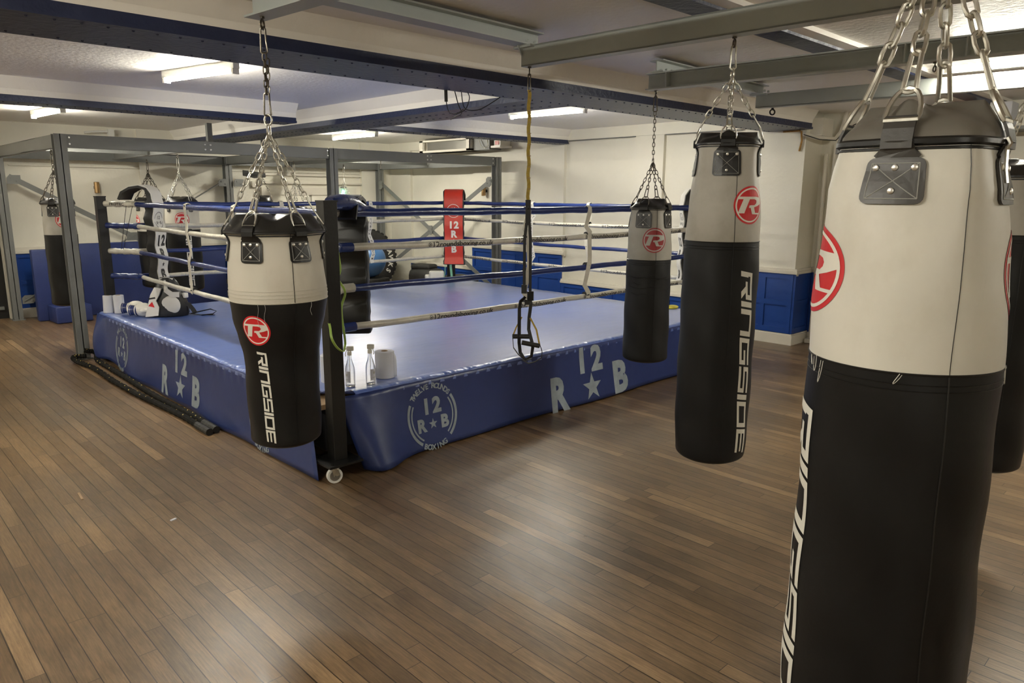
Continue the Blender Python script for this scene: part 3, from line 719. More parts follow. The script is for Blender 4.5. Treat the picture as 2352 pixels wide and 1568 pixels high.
bag2, pt2 = make_bag('smallest foreground bag, shaded white above black, with wrinkled tape and a dull red logo', 4.19, 2.975, 1.862, 1.565, 1.615, 1.216, .478,
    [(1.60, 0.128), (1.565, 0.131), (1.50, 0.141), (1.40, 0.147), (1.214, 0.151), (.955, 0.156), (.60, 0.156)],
    [-20, 66, 160, 250], capr=.72, up='white_shaded', low='greyb', chainm='dchain', single='mid', logo=(13, 1.352, .083, 1), strapw=.108, straph=.105, pitch=.026, wire=.0027, logom=('redd', 'print_g'))
m = MB()
for z, a0_, a1_ in ((1.10, -1.3, .9), (1.03, -1.4, 1.3), (1.055, -1.2, -.3), (1.09, -.2, 1.2), (.985, -.9, .3)):
    th = cam_ang(4.19, 2.975); m.tube([pt2(th+a0_+(a1_-a0_)*k/16, z+.006*sin(k*.8), .0005) for k in range(17)], .0018, 5)
m.build('tape_wrinkle', 'greyb', bag2)
bag3, pt3 = make_bag('tall slim bag, white above long black part, hanging left of the huge nearest bag', 3.034, 1.752, 2.16, 1.872, 1.915, 1.447, .385,
    [(1.93, 0.134), (1.872, 0.139), (1.80, 0.147), (1.62, 0.160), (1.451, 0.165), (1.2, 0.170), (.938, 0.172), (.7, 0.170), (.505, 0.166), (.42, 0.162)],
    [0, 90, 180, 270], capr=.86, up='whiteo', low='greyb', single='short', logo=(44, 1.609, .083, 1), word=(50, 1.317, .465, .066, 12), strapw=.115, straph=.11, pitch=.034, wire=.003)
bag4, pt4 = make_bag('huge nearest bag at the right edge, cream white above black, with soft grey leather top', 1.604, .503, 2.155, 1.748, 1.815, 1.325, .13,
    [(1.83, .134), (1.748, .141), (1.70, .155), (1.66, .163), (1.55, .172), (1.45, .176), (1.22, .179), (.98, .181), (.7, .185), (.3, .188)],
    [-16, 74, 164, 254], capr=.70, up='whiteb', low='blackb', single=None, capm=('capg', 'strapg'), logo=(-74, 1.503, .090, 1.15), logo2=(98, 1.50, .088, 1), word=(-68, 1.215, .40, .078, 6), strapw=.104, straph=.084, pitch=.036, wire=.0042, big=True, ring_r=.026, seg=80, lean=(.006, -.012))
th4 = cam_ang(1.604, .503)
for i, (dp, zz) in enumerate(((-66, 1.325), (-60, 1.328), (-52, 1.322), (0, 1.325), (80, 1.33))):
    m = MB(); a = th4+radians(dp); L = .02+.014*((i*7) % 3); m.tube([pt4(a+.05*sin(k*.5+i), zz-L*sin(k*.39), .002+.002*sin(k*.6)) for k in range(9)], .0007, 4); m.build('loose_thread', 'print_w', bag4)
m = MB(); a = th4+radians(62); m.tube([pt4(a, 1.755, .012), pt4(a, 1.745, .018), pt4(a, 1.735, .014)], .004, 6); m.strip([pt4(a, 1.74, .014), pt4(a, 1.70, .012), pt4(a, 1.675, .010)], .009, .003, (-sin(a), cos(a), 0)); m.build('zip_pull', 'chrome', bag4)
bag5, _ = make_bag('dark scuffed bag with dull white top, cut off by the right picture edge', 3.82, .79, 2.10, 1.735, 1.80, 1.49, .40,
    [(1.80, 0.139), (1.735, 0.144), (1.60, 0.153), (1.2, 0.156), (.5, 0.154)], [-55, 35, 125, 215], capr=.7, up='whiteo', low='blackb', single='short', pitch=.034)
# bags on the far rack (z of rack underside 2.065)
RB = 2.065
bagA, _ = make_bag('grey-white and black bag at far left, half behind the near rack post', 1.90, 8.72, 1.86, 1.535, 1.575, 1.215, .46,
    [(1.56, .14), (1.535, .145), (1.2, .152), (.5, .15)], [-20, 70, 160, 250], hookz=RB, low='blackb', chainm='dchain', single='mid', logo=(18, 1.37, .083, 1), word=(58, 1.05, .60, .06, 0), pitch=.036, wire=.0035, seg=32)
bagB, _ = make_bag('white and black bag mostly hidden behind the white corner pad', 3.30, 10.25, 1.89, 1.545, 1.575, 1.15, .40,
    [(1.56, .17), (1.545, .175), (1.2, .19), (.5, .185)], [22, 112, 202, 292], hookz=RB, low='blackb', chainm='dchain', single='mid', logo=(-78, 1.27, .09, 1), pitch=.036, wire=.0035, seg=32)
bagC, _ = make_bag('white and black bag with round red logo, right of the white corner pad', 3.08, 8.56, 1.85, 1.525, 1.595, 1.24, .53,
    [(1.56, .165), (1.525, .172), (1.2, .178), (.6, .176)], [-55, 35, 125, 215], hookz=RB, up='white', low='blackb', single='mid', logo=(-2, 1.355, .078, 1), word=(15, 1.20, .62, .062, 0), pitch=.034, wire=.0032, seg=32, strapw=.05, straph=.06)
bagD, _ = make_bag('small black-domed bag behind the chains of the bottle-shaped bag', 4.72, 10.0, 1.90, 1.535, 1.605, 1.2, .6,
    [(1.56, .12), (1.535, .125), (.6, .13)], [-30, 90, 210], hookz=RB, up='blackb', low='blackb', chainm='dchain', single='mid', pitch=.036, wire=.003, seg=24, patch=False)
for (bx_, by_, rr, lb) in ((4.77, 9.12, .13, 'far bag hidden behind the bottle-shaped bag, only its thin chains showing'), (5.83, 9.63, .12, 'far bag behind the near corner pad, only its thin chains showing')):
    make_bag(lb, bx_, by_, 1.80 if bx_ < 5 else 1.83, 1.44, 1.47, 1.2, .75, [(1.5, rr), (1.44, rr), (.7, rr)], [10, 100, 190, 280], hookz=RB, up='whiteo', low='blackb', single='mid', pitch=.034, wire=.0028, seg=24, patch=False)

# ================================================================= GREY STEEL RACK BEHIND THE RING
rk = thing('steel_bag_rack', 'grey bolted steel bag rack standing along the back wall behind the ring', 'bag rack', (1.85, 8.15, 0))
HT, HH = 2.19, .125
XS, YS = (1.85, 4.77, 7.53), (8.15, 11.24)
for yy in YS:
    for xx in XS:
        m = MB(); w_ = .105
        m.bb((xx-w_/2, yy-w_/2, .01), (xx+w_/2, yy-w_/2+.008, HT)); m.bb((xx-w_/2, yy+w_/2-.008, .01), (xx+w_/2, yy+w_/2, HT)); m.bb((xx-.004, yy-w_/2, .01), (xx+.004, yy+w_/2, HT))
        m.bb((xx-.07, yy-.07, 0), (xx+.07, yy+.07, .012)); m.build('post', 'rack', rk, smooth=False)
def rbeam(p0, p1, z0=HT-HH, h=HH, kind='C', side=1):
    m = MB(); ibeam(m, p0, p1, z0, h, .06, .006, kind, side); m.build('beam', 'rack', rk, smooth=False)
for a, b in zip(XS, XS[1:]):
    rbeam((a+.055, 8.15), (b-.055, 8.15), side=-1); rbeam((a+.055, 11.24), (b-.055, 11.24))
for xx in XS: rbeam((xx, 8.21), (xx, 11.18), side=1)
for xx in (3.2, 5.83): rbeam((xx, 8.19), (xx, 11.24), RB+.03, .095, 'I')
rbeam((1.9, 9.78), (3.16, 9.78), RB+.04, .085, 'I'); rbeam((5.87, 9.78), (7.48, 9.78), RB+.04, .085, 'I')
m = MB()
for xx in (3.22, 3.28, 6.22, 6.28):
    for zz in (2.105, 2.155): m.lathe((xx, 8.118, zz), [(.011, 0), (.010, .006), (.004, .010)], 8, axis=(0, -1, 0))
for xx in (1.93, 7.43, 4.70):
    for zz in (2.10, 2.16): m.lathe((xx, 8.118, zz), [(.009, 0), (.008, .006)], 8, axis=(0, -1, 0))
m.build('bolts', 'rivet', rk)
def brace(p0, p1, w_=.065):
    m = MB(); a, b = Vector(p0), Vector(p1); d = b-a; nrm = Vector((0, 1, 0)) if abs(d.y) < .01 else Vector((1, 0, 0))
    m.strip([a, b], w_, .008, d.cross(nrm)); m.build('brace', 'rack', rk, smooth=False)
def gusset(c, pl_):
    m = MB(); T = Matrix.Translation(Vector(c)) @ (Matrix.Rotation(pi/2, 4, 'X') if pl_ == 'y' else Matrix.Rotation(pi/2, 4, 'Y'))
    m.prism([(-.075, -.055), (.045, -.055), (.075, -.02), (.075, .055), (-.045, .055), (-.075, .02)], -.004, .004, T)
    for dx, dz in ((-.03, .02), (.03, -.02)):
        p = Vector(c)+(Vector((dx, -.008, dz)) if pl_ == 'y' else Vector((-.008, dx, dz)))
        m.lathe(p, [(.010, 0), (.009, .005)], 8, axis=(0, -1, 0) if pl_ == 'y' else (-1, 0, 0))
    m.build('gusset', 'rack', rk, smooth=False)
brace((1.93, 11.17, 1.84), (4.70, 11.17, .25)); brace((1.93, 11.17, .25), (4.70, 11.18, 1.84))
for c in ((1.98, 11.155, 1.80), (1.98, 11.155, .27), (3.31, 11.155, 1.04), (4.66, 11.155, 1.80), (4.90, 11.155, 1.80)): gusset(c, 'y')
brace((7.50, 8.22, .25), (7.50, 11.2, 1.86)); brace((7.49, 8.22, 1.86), (7.49, 11.2, .25))
for c in ((7.48, 8.27, 1.83), (7.48, 9.72, 1.06), (7.48, 11.14, 1.80)): gusset(c, 'x')
m = MB(); eyebolt(m, 5.83, 8.66, RB+.03, .026, .06, .006, (1, -1, 0)); m.build('eye_bolt', 'chrome', rk)
for xx, yy in ((3.75, 9.3), (4.6, 9.6)):
    m = MB(); m.box((xx, yy, 2.34), (.06, .06, .30)); m.tube([(xx+.03, yy, 2.30), (xx-.16 if xx < 4 else xx+.2, yy, 2.2)], .014, 4); m.build('stay', 'rack', rk, smooth=False)

# ================================================================= BOXING RING
RX0, RX1, RY0, RY1, RZ = 2.0, 6.58, 3.69, 8.0, .475
rg = thing('boxing_ring', 'raised blue boxing ring with black posts and blue and white ropes', 'boxing ring', (2.0, 3.69, 0))
POST = {'near': (2.095, 3.655), 'left': (2.11, 8.0), 'far': (6.50, 7.98), 'right': (6.50, 3.70)}
m = MB(); m.bb((RX0+.12, RY0+.14, .10), (RX1-.1, RY1-.1, .40)); m.build('platform', 'under', rg, smooth=False)
m = MB(); m.bb((RX0+.03, RY0+.03, .40), (RX1-.03, RY1-.03, .43)); m.build('deck_board', 'ply', rg, smooth=False)
def canvas_pt(u, v):
    x = RX0+(RX1-RX0)*u; y = RY0+(RY1-RY0)*v
    e = min(x-RX0, RX1-x, y-RY0, RY1-y); z = RZ - .022*max(0, 1-e/.03)**2 + .0012*sin(x*9+y*3)+.001*sin(y*14-x*2)
    if e < .10: z += .0022*sin(x*55+y*60)*(e/.1)
    # corner cut open at near post
    return Vector((x, y, z))
m = MB()
us = [0, .003, .008]+[.015+.97*i/90 for i in range(91)]+[.992, .997, 1]
vs_ = list(us); P = [[canvas_pt(u, v) for u in us] for v in vs_]
nu = len(us); idx = {}; V = [p for r in P for p in r]; Fq = []
for j in range(len(vs_)-1):
    for i in range(nu-1):
        c = (P[j][i]+P[j+1][i+1])/2
        if (c.x-RX0)+(c.y-RY0) < .30: continue
        Fq.append((j*nu+i, j*nu+i+1, (j+1)*nu+i+1, (j+1)*nu+i))
m.add(V, Fq); cvs = m.build('canvas', 'vinyl', rg, ang=80)
for nm_, fx_ in (('near', lambda a, e_, z: Vector((2.25+a*(RX1-2.25), RY0+e_, z))), ('side', lambda a, e_, z: Vector((RX0+e_, 3.96+a*(RY1-3.96), z)))):
    m = MB(); pr9 = [(.085, .0015), (.06, .004), (.035, .0055), (.012, .003), (-.004, -.008), (-.012, -.022), (-.014, -.045)]
    def hem(u, v, fx_=fx_, ph=len(nm_)):
        q = v*6; i_ = min(5, int(q)); f_ = q-i_; e_ = pr9[i_][0]*(1-f_)+pr9[i_+1][0]*f_; z_ = pr9[i_][1]*(1-f_)+pr9[i_+1][1]*f_
        L9 = u*430; wv = 2.2*noise.noise(Vector((L9*.55, v*1.3, ph)))+1.2*noise.noise(Vector((L9*.17, v*.8, ph+9))); amp = .0034*sin(min(1, v*1.2)*pi)*(.35+.65*(sin(L9*.045+ph)*.5+.5))
        return fx_(u, e_-amp*wv*.7, RZ+z_+amp*wv)
    m.grid(hem, 440, 12); m.build('edge_hem', 'vinyl', rg, ang=180)
m = MB()   # rolled vinyl folded under at the cut corner
m.tube([(2.29, RY0+.01, .462), (2.20, 3.80, .466), (2.01, 3.99, .462)], .010, 8); m.build('folded_edge', 'apron', rg)
# aprons
def apR(X, t):     # t: 0 bottom .. 1 top
    k = (1-t)
    x = X + .12*k*exp(-max(0, X-2.12)/.16)
    y = RY0 - .012 - .055*k**1.4 - .12*k*exp(-((X-2.30)/.22)**2) + .05*k*exp(-((X-2.12)/.07)**2) - .012*k*sin(X*3.1) + .007*sin(X*5.0+1)*k
    y += .004*sin(X*61)*exp(-((t-.95)/.07)**2)
    return Vector((x, y, .015+.452*t - .0*k))
def apL(Yp, t):
    k = 1-t
    y = Yp - .17*k*exp(-(Yp-3.80)/.16) - .03*k*exp(-(8.02-Yp)/.15)
    x = RX0 - .012 - .05*k**1.4 - .0*k*exp(-((Yp-3.86)/.25)**2) - .12*(k*(1-k)*2+k*.3)*exp(-((Yp-7.90)/.13)**2) + .010*k*sin(Yp*3.4) + .008*sin(Yp*7+.4)*k
    x += .005*sin(Yp*57)*exp(-((t-.93)/.08)**2)
    return Vector((x, y, .012+.455*t + .05*k*exp(-((Yp-7.6)/.35)**2)))
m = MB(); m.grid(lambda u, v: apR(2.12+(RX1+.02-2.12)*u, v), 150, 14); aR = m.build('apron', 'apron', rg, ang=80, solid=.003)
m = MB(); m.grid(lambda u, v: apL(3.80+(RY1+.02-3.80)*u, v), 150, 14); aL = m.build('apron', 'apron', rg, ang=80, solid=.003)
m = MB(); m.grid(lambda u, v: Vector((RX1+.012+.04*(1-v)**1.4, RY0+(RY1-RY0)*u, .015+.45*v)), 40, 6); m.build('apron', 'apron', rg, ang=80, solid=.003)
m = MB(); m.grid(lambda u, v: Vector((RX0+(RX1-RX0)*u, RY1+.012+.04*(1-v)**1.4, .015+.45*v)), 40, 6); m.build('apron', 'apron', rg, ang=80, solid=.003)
def rb_round(r):
    return join(arc(.88*r, .97*r, radians(-48), radians(35)), arc(.77*r, .82*r, radians(-48), radians(35)), arc(.88*r, .97*r, radians(150), radians(238)), arc(.77*r, .82*r, radians(150), radians(238)),
        arctext('TWELVE ROUNDS', .165*r, .93*r, pi/2, radians(7.9)), arctext('BOXING', .165*r, .94*r, -pi/2, radians(9.5), True),
        place(text2d('12', .46*r, .05, 1.25), 0, .33*r), place(text2d('R', .38*r, .05), -.45*r, -.22*r), place(text2d('B', .38*r, .05), .45*r, -.22*r), place(star(.17*r), 0, -.24*r))
def rb_big(r):
    return join(place(text2d('12', .74*r, .05, 1.35), 0, .48*r), ([(x_*.82-1.45*r, y_-.36*r) for x_, y_ in text2d('R', .96*r, .05)[0]], text2d('R', .96*r, .05)[1]), place(text2d('B', .96*r, .05), 1.45*r, -.28*r), place(star(.44*r), .04*r, -.40*r))
def fR(cx, cz): return lambda a, b: apR(cx+a, (cz+b-.015)/.452)+Vector((0, -.0035, 0))
def fL(cy, cz): return lambda a, b: apL(cy-a, (cz+b-.012)/.455)+Vector((-.0035, 0, 0))
decal(rb_round(.215), fR(2.80, .222), 'lettering', 'print_s', aR, cut=.03)
decal(rb_big(.26), fR(4.40, .235), 'lettering', 'print_s', aR, cut=.03)
decal(rb_round(.215), fR(6.0, .222), 'lettering', 'print_s', aR, cut=.03)
decal(rb_round(.205), fL(7.24, .215), 'lettering', 'print_s', aL, cut=.03)
decal(rb_big(.225), fL(5.80, .235), 'lettering', 'print_s', aL, cut=.03)
decal(rb_round(.215), fL(4.35, .225), 'lettering', 'print_s', aL, cut=.03)
# posts, base plates and castors
for nme, (px, py) in POST.items():
    m = MB(); m.box((px, py, .86), (.085, .085, 1.50), bev=.004); m.box((px, py, 1.607), (.09, .09, .010))
    po = m.build('corner_post', 'blackm', rg, smooth=False)
    sx = 1 if px < 4 else -1; sy = 1 if py < 5 else -1
    m = MB(); m.box((px-.01*sx, py-.01*sy, .105), (.22, .22, .014)); 
    for ax_, ay_ in ((-1, -1), (1, -1), (-1, 1), (1, 1)): m.lathe((px+ax_*.09, py+ay_*.09, .112), [(.008, -.02), (.008, .01)], 6)
    m.build('base_plate', 'blackm', po, smooth=False)
    cx, cy = px-.075*sx, py-.085*sy
    m = MB(); m.lathe((cx, cy, .098), [(.03, -.01), (.03, 0)], 12)
    e = Vector((1, -.25, 0)).normalized(); s_ = Vector((-e.y, e.x, 0))
    for q in (-1, 1): m.strip([Vector((cx, cy, .092))+s_*.019*q, Vector((cx, cy, .045))+s_*.019*q+e*.008], .035, .003, e)
    m.build('castor_fork', 'chrome', po, smooth=False)
    m = MB(); m.lathe(Vector((cx, cy, .046))+s_*-.013, [(.012, 0), (.030, .001), (.034, -.001), (.045, .0), (.046, .013), (.045, .026), (.034, .027), (.030, .025), (.012, .026)], 28, axis=s_)
    m.build('castor_wheel', 'plastic_w', po)
    m = MB(); m.lathe(Vector((cx, cy, .046))+s_*-.0145, [(.002, 0), (.030, 0), (.031, .004)], 20, axis=s_, capt=False); m.lathe(Vector((cx, cy, .046))+s_*-.022, [(.006, 0), (.007, .008)], 8, axis=s_); m.build('castor_hub', 'tin', po)
# ropes
ZR = (1.535, 1.325, 1.075, .83)
J = {'near': (2.31, 3.92), 'right': (6.34, 3.90), 'far': (6.34, 7.72), 'left': (2.33, 7.73)}
SIDES = (('near', 'right', 0), ('right', 'far', 1), ('far', 'left', 2), ('left', 'near', 3))
RR = (.023, .021, .020, .020)
def rope_pt(a, b, z, t, k):
    A, B = Vector((*J[a], z)), Vector((*J[b], z)); p = A.lerp(B, t); p.z -= .014*sin(pi*t)*(1 if k else .4); p.z += .002*sin(t*37+z*9); return p
for a, b, si in SIDES:
    for k, z in enumerate(ZR):
        n = 70; m = MB(); rr = RR[k]*(1 if si else 1.12)
        m.tube([rope_pt(a, b, z, i/n, k) for i in range(n+1)], rr, 12, rf=lambda t, rr=rr, z=z: rr*(1+.035*sin(t*120+z*7)+.03*sin(t*47)))
        ro = m.build('rope', 'ropeb' if k in (0, 2) else 'ropew', rg, label=('blue' if k in (0, 2) else 'white')+' vinyl covered rope')
        if k in (1, 3):   # print along the white ropes
            A, B = Vector(J[a]), Vector(J[b]); D = (B-A); L = D.length; D2 = Vector((D.x, D.y, 0))/L
            out = Vector((D2.y, -D2.x, 0))
            if si in (1, 2): out = -out        # far sides show their inner face
            sgn = -1 if si == 3 else 1
            base = t_fit(text2d('12roundsboxing.co.uk', .035, .012), .54)
            base = join(place(base, .035, 0), place(arc(.010, .0135, 0, 2*pi, 16), -.265, 0), place(star(.008), -.265, 0))
            for c in ((.95, 1.75, 2.55, 3.35) if si != 3 else (.9, 2.0, 3.1)):
                if si in (1, 2): dirn = -1
                else: dirn = 1
                def fn(a_, b_, c=c, dirn=dirn):
                    t = (c+dirn*a_)/L; p = rope_pt(a, b, z, t, k); an = b_/rr; return p+out*cos(an)*(rr*1.07+.0006)+Vector((0, 0, sin(an)*(rr*1.07+.0006)))
                decal(base, fn, 'lettering', 'print_k' if si in (0, 1) else 'print_g', ro, cut=.08, cuty=.006)
# corner sleeves around the turnbuckles
for nme in POST:
    for k, z in enumerate(ZR):
        p = Vector((*POST[nme], z+.004)); q = Vector((*J[nme], z)); d = (q-p).normalized()
        ext = .10 if nme in ('near', 'left') else .06
        m = MB(); a_, b_ = p+d*.045, q+d*.02
        pts = [a_.lerp(b_, i/14) for i in range(15)]
        m.tube(pts, .03, 12, rf=lambda t, k=k: .027*(1+.10*sin(t*19+k*2)+.08*sin(t*41)+.12*t))
        for j2 in (a for a in SIDES if nme in a[:2]):
            oth = j2[1] if j2[0] == nme else j2[0]; dd = (Vector((*J[oth], z))-q).normalized()
            m.tube([q-dd*.02, q+dd*ext], .029, 10)
        colr = 'ropew' if k in (0, 2) else 'ropeb'
        sl = m.build('turnbuckle_sleeve', colr, rg, label=('white' if k in (0, 2) else 'blue')+' sleeve over the rope tensioner')
        if k == 0 and nme in ('left', 'near'):
            ou = Vector((d.y, -d.x, 0)).normalized()
            if ou.y > 0: ou = -ou
            mid = a_.lerp(b_, .45); decal(t_fit(text2d('PROTEC', .026, .02), .15), lambda a2, b2: mid+d*a2+ou*sqrt(max(.0001, .033**2-b2*b2))+Vector((0, 0, b2)), 'lettering', 'print_k', sl, cut=.3, cuty=.006)
# vertical spacer ties
def tie(a, b, t, letters, si, mate='ropew'):
    A, B = Vector(J[a]), Vector(J[b]); D2 = Vector((B.x-A.x, B.y-A.y, 0)).normalized(); out = Vector((D2.y, -D2.x, 0))
    if si in (1, 2): out = -out
    pts = []
    def at(z, o, s_): p = rope_pt(a, b, z, t, 1); return Vector((p.x, p.y, z))+out*o+D2*s_
    zs = list(ZR); seq = []
    for i in range(3):
        z1, z0 = zs[i], zs[i+1]
        seq += [at(z1, .026, 0), at(z1-(z1-z0)*.33, .018, .012*(1 if i % 2 else -1)), at(z1-(z1-z0)*.66, .010, .028*(1 if i % 2 else -1)), at(z0+.02, .024, .01)]
    seq.append(at(zs[3]-.025, .026, 0))
    m = MB(); m.strip(seq, .050, .003, D2); 
    m.strip([at(zs[0]-.03, .027, 0), at(zs[0]+.018, .022, 0), at(zs[0]+.028, 0, 0), at(zs[0]+.015, -.024, 0), at(zs[0]-.03, -.024, 0)], .042, .004, D2)
    to = m.build('rope_spacer', 'padw' if letters else mate, rg, label='white strap tying the four ropes together')
    if not letters:
        for z in zs[1:] if si != 3 else zs:
            c = at(z, 0, 0); m = MB(); m.tube([c-D2*.018, c+D2*.018], .0275, 12); m.build('velcro_band', 'web', to)
    else:
        txt = 'PROTECBOXING.COM'; zt, zb = zs[0]-.02, zs[3]+.03; sh = []
        def pos(z):
            for p, q in zip(seq, seq[1:]):
                if q.z <= z <= p.z: return p.lerp(q, (p.z-z)/(p.z-q.z+1e-9))
            return seq[-1]
        m = MB()
        for i, ch in enumerate(txt):
            zc = zt-(zt-zb)*i/(len(txt)-1); vs2, fs2 = text2d(ch, .028, .02)
            if not vs2: continue
            sx = -1 if si in (1, 2) else 1
            m.add([pos(zc+y_)+D2*(-x_ if si in (1, 2) else x_)+out*.0035 for x_, y_ in vs2], fs2)
        m.build('lettering', 'print_k', to, smooth=False)
tie('near', 'right', .575, False, 0); tie('near', 'right', .40, False, 0)
tie('left', 'near', .37, False, 3); tie('left', 'near', .62, False, 3)
tie('right', 'far', .375, False, 1); tie('right', 'far', .605, True, 1)
tie('far', 'left', .33, True, 2); tie('far', 'left', .62, False, 2)
# corner pads
def pad(nme, face, cx, cy, zt, zb, wd=.20, th=.085, side='black', letters=None, lm='print_k', nrm=None, top='fold', lab=None, facelab=''):
    n_ = Vector((*nrm, 0)).normalized(); e = Vector((-n_.y, n_.x, 0))
    key = [(-.21, zt-.11), (-.18, zt-.05), (-.11, zt-.012), (-.03, zt), (.025, zt-.018), (.048, zt-.055), (.052, zt-.10)]
    nd = 22; key += [(.052+.010*sin(k*.9), zt-.10-(zt-.10-zb)*k/nd) for k in range(1, nd+1)]
    def at_z(z):
        for p, q in zip(key[6:], key[7:]):
            if q[1] <= z <= p[1]: return p[0]+(q[0]-p[0])*(p[1]-z)/(p[1]-q[1])
        return key[-1][0]
    m = MB(); L_ = len(key)
    for part, off0, off1, mi, ww in ((0, -th*.55, th*.40, 0, wd), (1, th*.40, th*.5, 1, wd*.90)):
        vs = []; fs = []; k = 6
        for i, (a_, z_) in enumerate(key):
            p, q = key[max(i-1, 0)], key[min(i+1, L_-1)]; t2 = Vector((q[0]-p[0], q[1]-p[1])).normalized(); nn = n_*(-t2.y)+Vector((0, 0, t2.x))
            w2 = ww/2*(1+(.03*sin(i*1.9) if part == 0 else .008*sin(i*1.3)))*(1+.06*(i > L_-3)); in0 = off0 if i >= 7 else (off0*.35 if i > 4 else (th*.18 if part == 0 else off0))
            c = Vector((cx, cy, z_))+n_*a_
            for sa, so in ((-1, in0*.7), (-.9, in0), (.9, in0), (1, in0*.7), (1, off1), (-1, off1)):
                vs.append(c+e*sa*w2+nn*(so+(.007*sin(i*1.7+sa*2) if part == 0 and so < 0 else 0)))
        for i in range(L_-1):
            for j in range(k): fs.append((i*k+j, i*k+(j+1) % k, (i+1)*k+(j+1) % k, (i+1)*k+j))
        fs += [tuple(range(k)), tuple((L_-1)*k+j for j in range(k))]
        m.add(vs, fs, mi)
    po = m.build('corner_pad', [side, face], rg, ang=50, label=lab)
    if letters:
        def fn(a_, b_):
            return Vector((cx, cy, b_))+n_*(at_z(b_)+th/2+.002)+e*a_
        shs = []
        for ch, z, h in letters:
            s_ = star(h*.55) if ch == '*' else (rb_round_small(h) if ch == 'O' else text2d(ch, h, .05, 1.2))
            shs.append(place(s_, 0, z))
        # text must read from the ring side: e points left or right depending on nrm
        sh = join(*shs); flip = 1
        R2 = n_.cross(Vector((0, 0, 1)))  # viewer's right is -(n x up)
        if e.dot(R2) > 0: sh = ([(-x_, y_) for x_, y_ in sh[0]], sh[1])
        decal(sh, fn, 'lettering', lm, po, cut=.05)
    return po
def rb_round_small(r):
    return join(arc(.93*r, 1.0*r, .2, pi-.2), arc(.93*r, 1.0*r, pi+.2, 2*pi-.2), place(text2d('12', .42*r, .03, 1.3), 0, .32*r), place(text2d('R', .36*r, .03), -.42*r, -.32*r), place(text2d('B', .36*r, .03), .42*r, -.32*r), place(star(.14*r), 0, -.3*r))
pad('near', 'black', 2.45, 4.02, 1.60, .77, .21, nrm=(1, 1), lab='black corner pad seen from behind')
pad('left', 'padw', 2.43, 7.62, 1.68, .79, .22, nrm=(1, -1.0), letters=[('O', 1.385, .078), ('12', 1.19, .10), ('R', 1.06, .10), ('*', .955, .05), ('B', .86, .10)], lab='white corner pad with black letters')
pad('far', 'redp', 6.27, 7.62, 1.67, .72, .27, nrm=(-1, -1), letters=[('O', 1.43, .088), ('12', 1.25, .088), ('R', 1.13, .088), ('*', 1.035, .05), ('B', .93, .088)], lm='print_w', lab='red corner pad with white letters')
pad('right', 'padw', 6.28, 3.98, 1.69, .78, .20, nrm=(-1, 1), letters=[('O', 1.40, .078), ('12', 1.2, .08), ('R', 1.08, .08), ('B', .88, .08)], lab='white corner pad seen edge on')
# navy wrap over the top of the near pad
m = MB(); m.tube([(2.16+.05*k, 3.735+.20*min(1, k/7), 1.592+.012*sin(k*.5)-.0006*k*k) for k in range(11)], .05, 18, rf=lambda t: (.036+.012*sin(pi*min(1, t*1.6)))*(1-.45*max(0, t-.5)*2)*(1+.04*sin(t*31))); m.build('rope_wrap', 'padn', rg)
# thin cords on the left corner
m = MB()
for dx in (0, .05): m.tube([(2.26+dx, 7.72-dx*.4, 1.52), (2.20+dx*.4, 7.80, 1.10)], .0025, 5)
m.build('cord', 'web', rg)

# ================================================================= SUSPENSION TRAINER
sx_, sy_ = 2.95, 2.93
st = thing('suspension_trainer', 'black and yellow suspension straps with loop handles hanging in front of the ring', 'suspension trainer', (sx_, sy_, .68))
ev = Vector((cos(TH), -sin(TH), 0)); fv = Vector((sin(TH), cos(TH), 0)); C = Vector((sx_, sy_, 0))
def P3(a, z, o=0): return C+ev*a+fv*o+Vector((0, 0, z))
m = MB(); eyebolt(m, sx_, sy_, SB, .016, .012, .004); carabiner(m, (sx_, sy_, SB-.038), (sx_, sy_, 2.20), .009, .0035, ev); m.build('carabiner', 'dchain', st)
m = MB(); m.strip([P3(.003*sin(k*1.3), 2.21-(2.21-1.615)*k/24) for k in range(25)], .019, .004, ev*.9+fv*.2); m.build('anchor_strap', 'yellow', st, smooth=False)
m = MB()
for k in range(9): z = 2.16-k*.06; m.box(P3(.002, z), (.022, .006, .004), -TH)
m.build('loop_stitching', 'card', st, smooth=False)
m = MB(); m.strip([P3(0, 1.62), P3(.001, 1.48)], .030, .010, ev); m.sphere(P3(0, 1.575, -.008), .008, 10); m.build('locking_loop', 'web', st, smooth=False)
m = MB()
m.strip([P3(-.008, 1.49), P3(-.018, 1.40), P3(-.018, 1.13), P3(-.010, 1.09)], .017, .004, ev); m.strip([P3(.008, 1.49), P3(.015, 1.40), P3(.016, 1.13), P3(.016, 1.08)], .017, .004, ev)
m.build('main_strap', 'web', st, smooth=False)
m = MB(); m.box(P3(-.018, 1.115), (.030, .014, .05), -TH-.2); m.box(P3(.018, 1.075), (.035, .014, .055), -TH+.4); m.box(P3(0, 1.04), (.03, .02, .03), -TH); m.build('buckle', 'blackm', st, smooth=False)
m = MB()
m.strip([P3(-.010, 1.07), P3(-.038, 1.045), P3(-.045, 1.0), P3(-.045, .80), P3(-.038, .74), P3(-.008, .70), P3(.028, .72), P3(.036, .78), P3(.010, .88), P3(.012, .95), P3(.022, 1.03), P3(.014, 1.06)], .022, .004, ev*.8+fv*.6)
m.strip([P3(-.082, .83), P3(-.078, .77), P3(-.05, .73), P3(-.008, .695), P3(.03, .70, .02)], .018, .004, fv); m.strip([P3(.072, .80), P3(.09, .75), P3(.088, .71), P3(.05, .685), P3(.01, .675), P3(-.03, .70)], .016, .004, fv)
m.build('foot_loop', 'web', st, smooth=False)
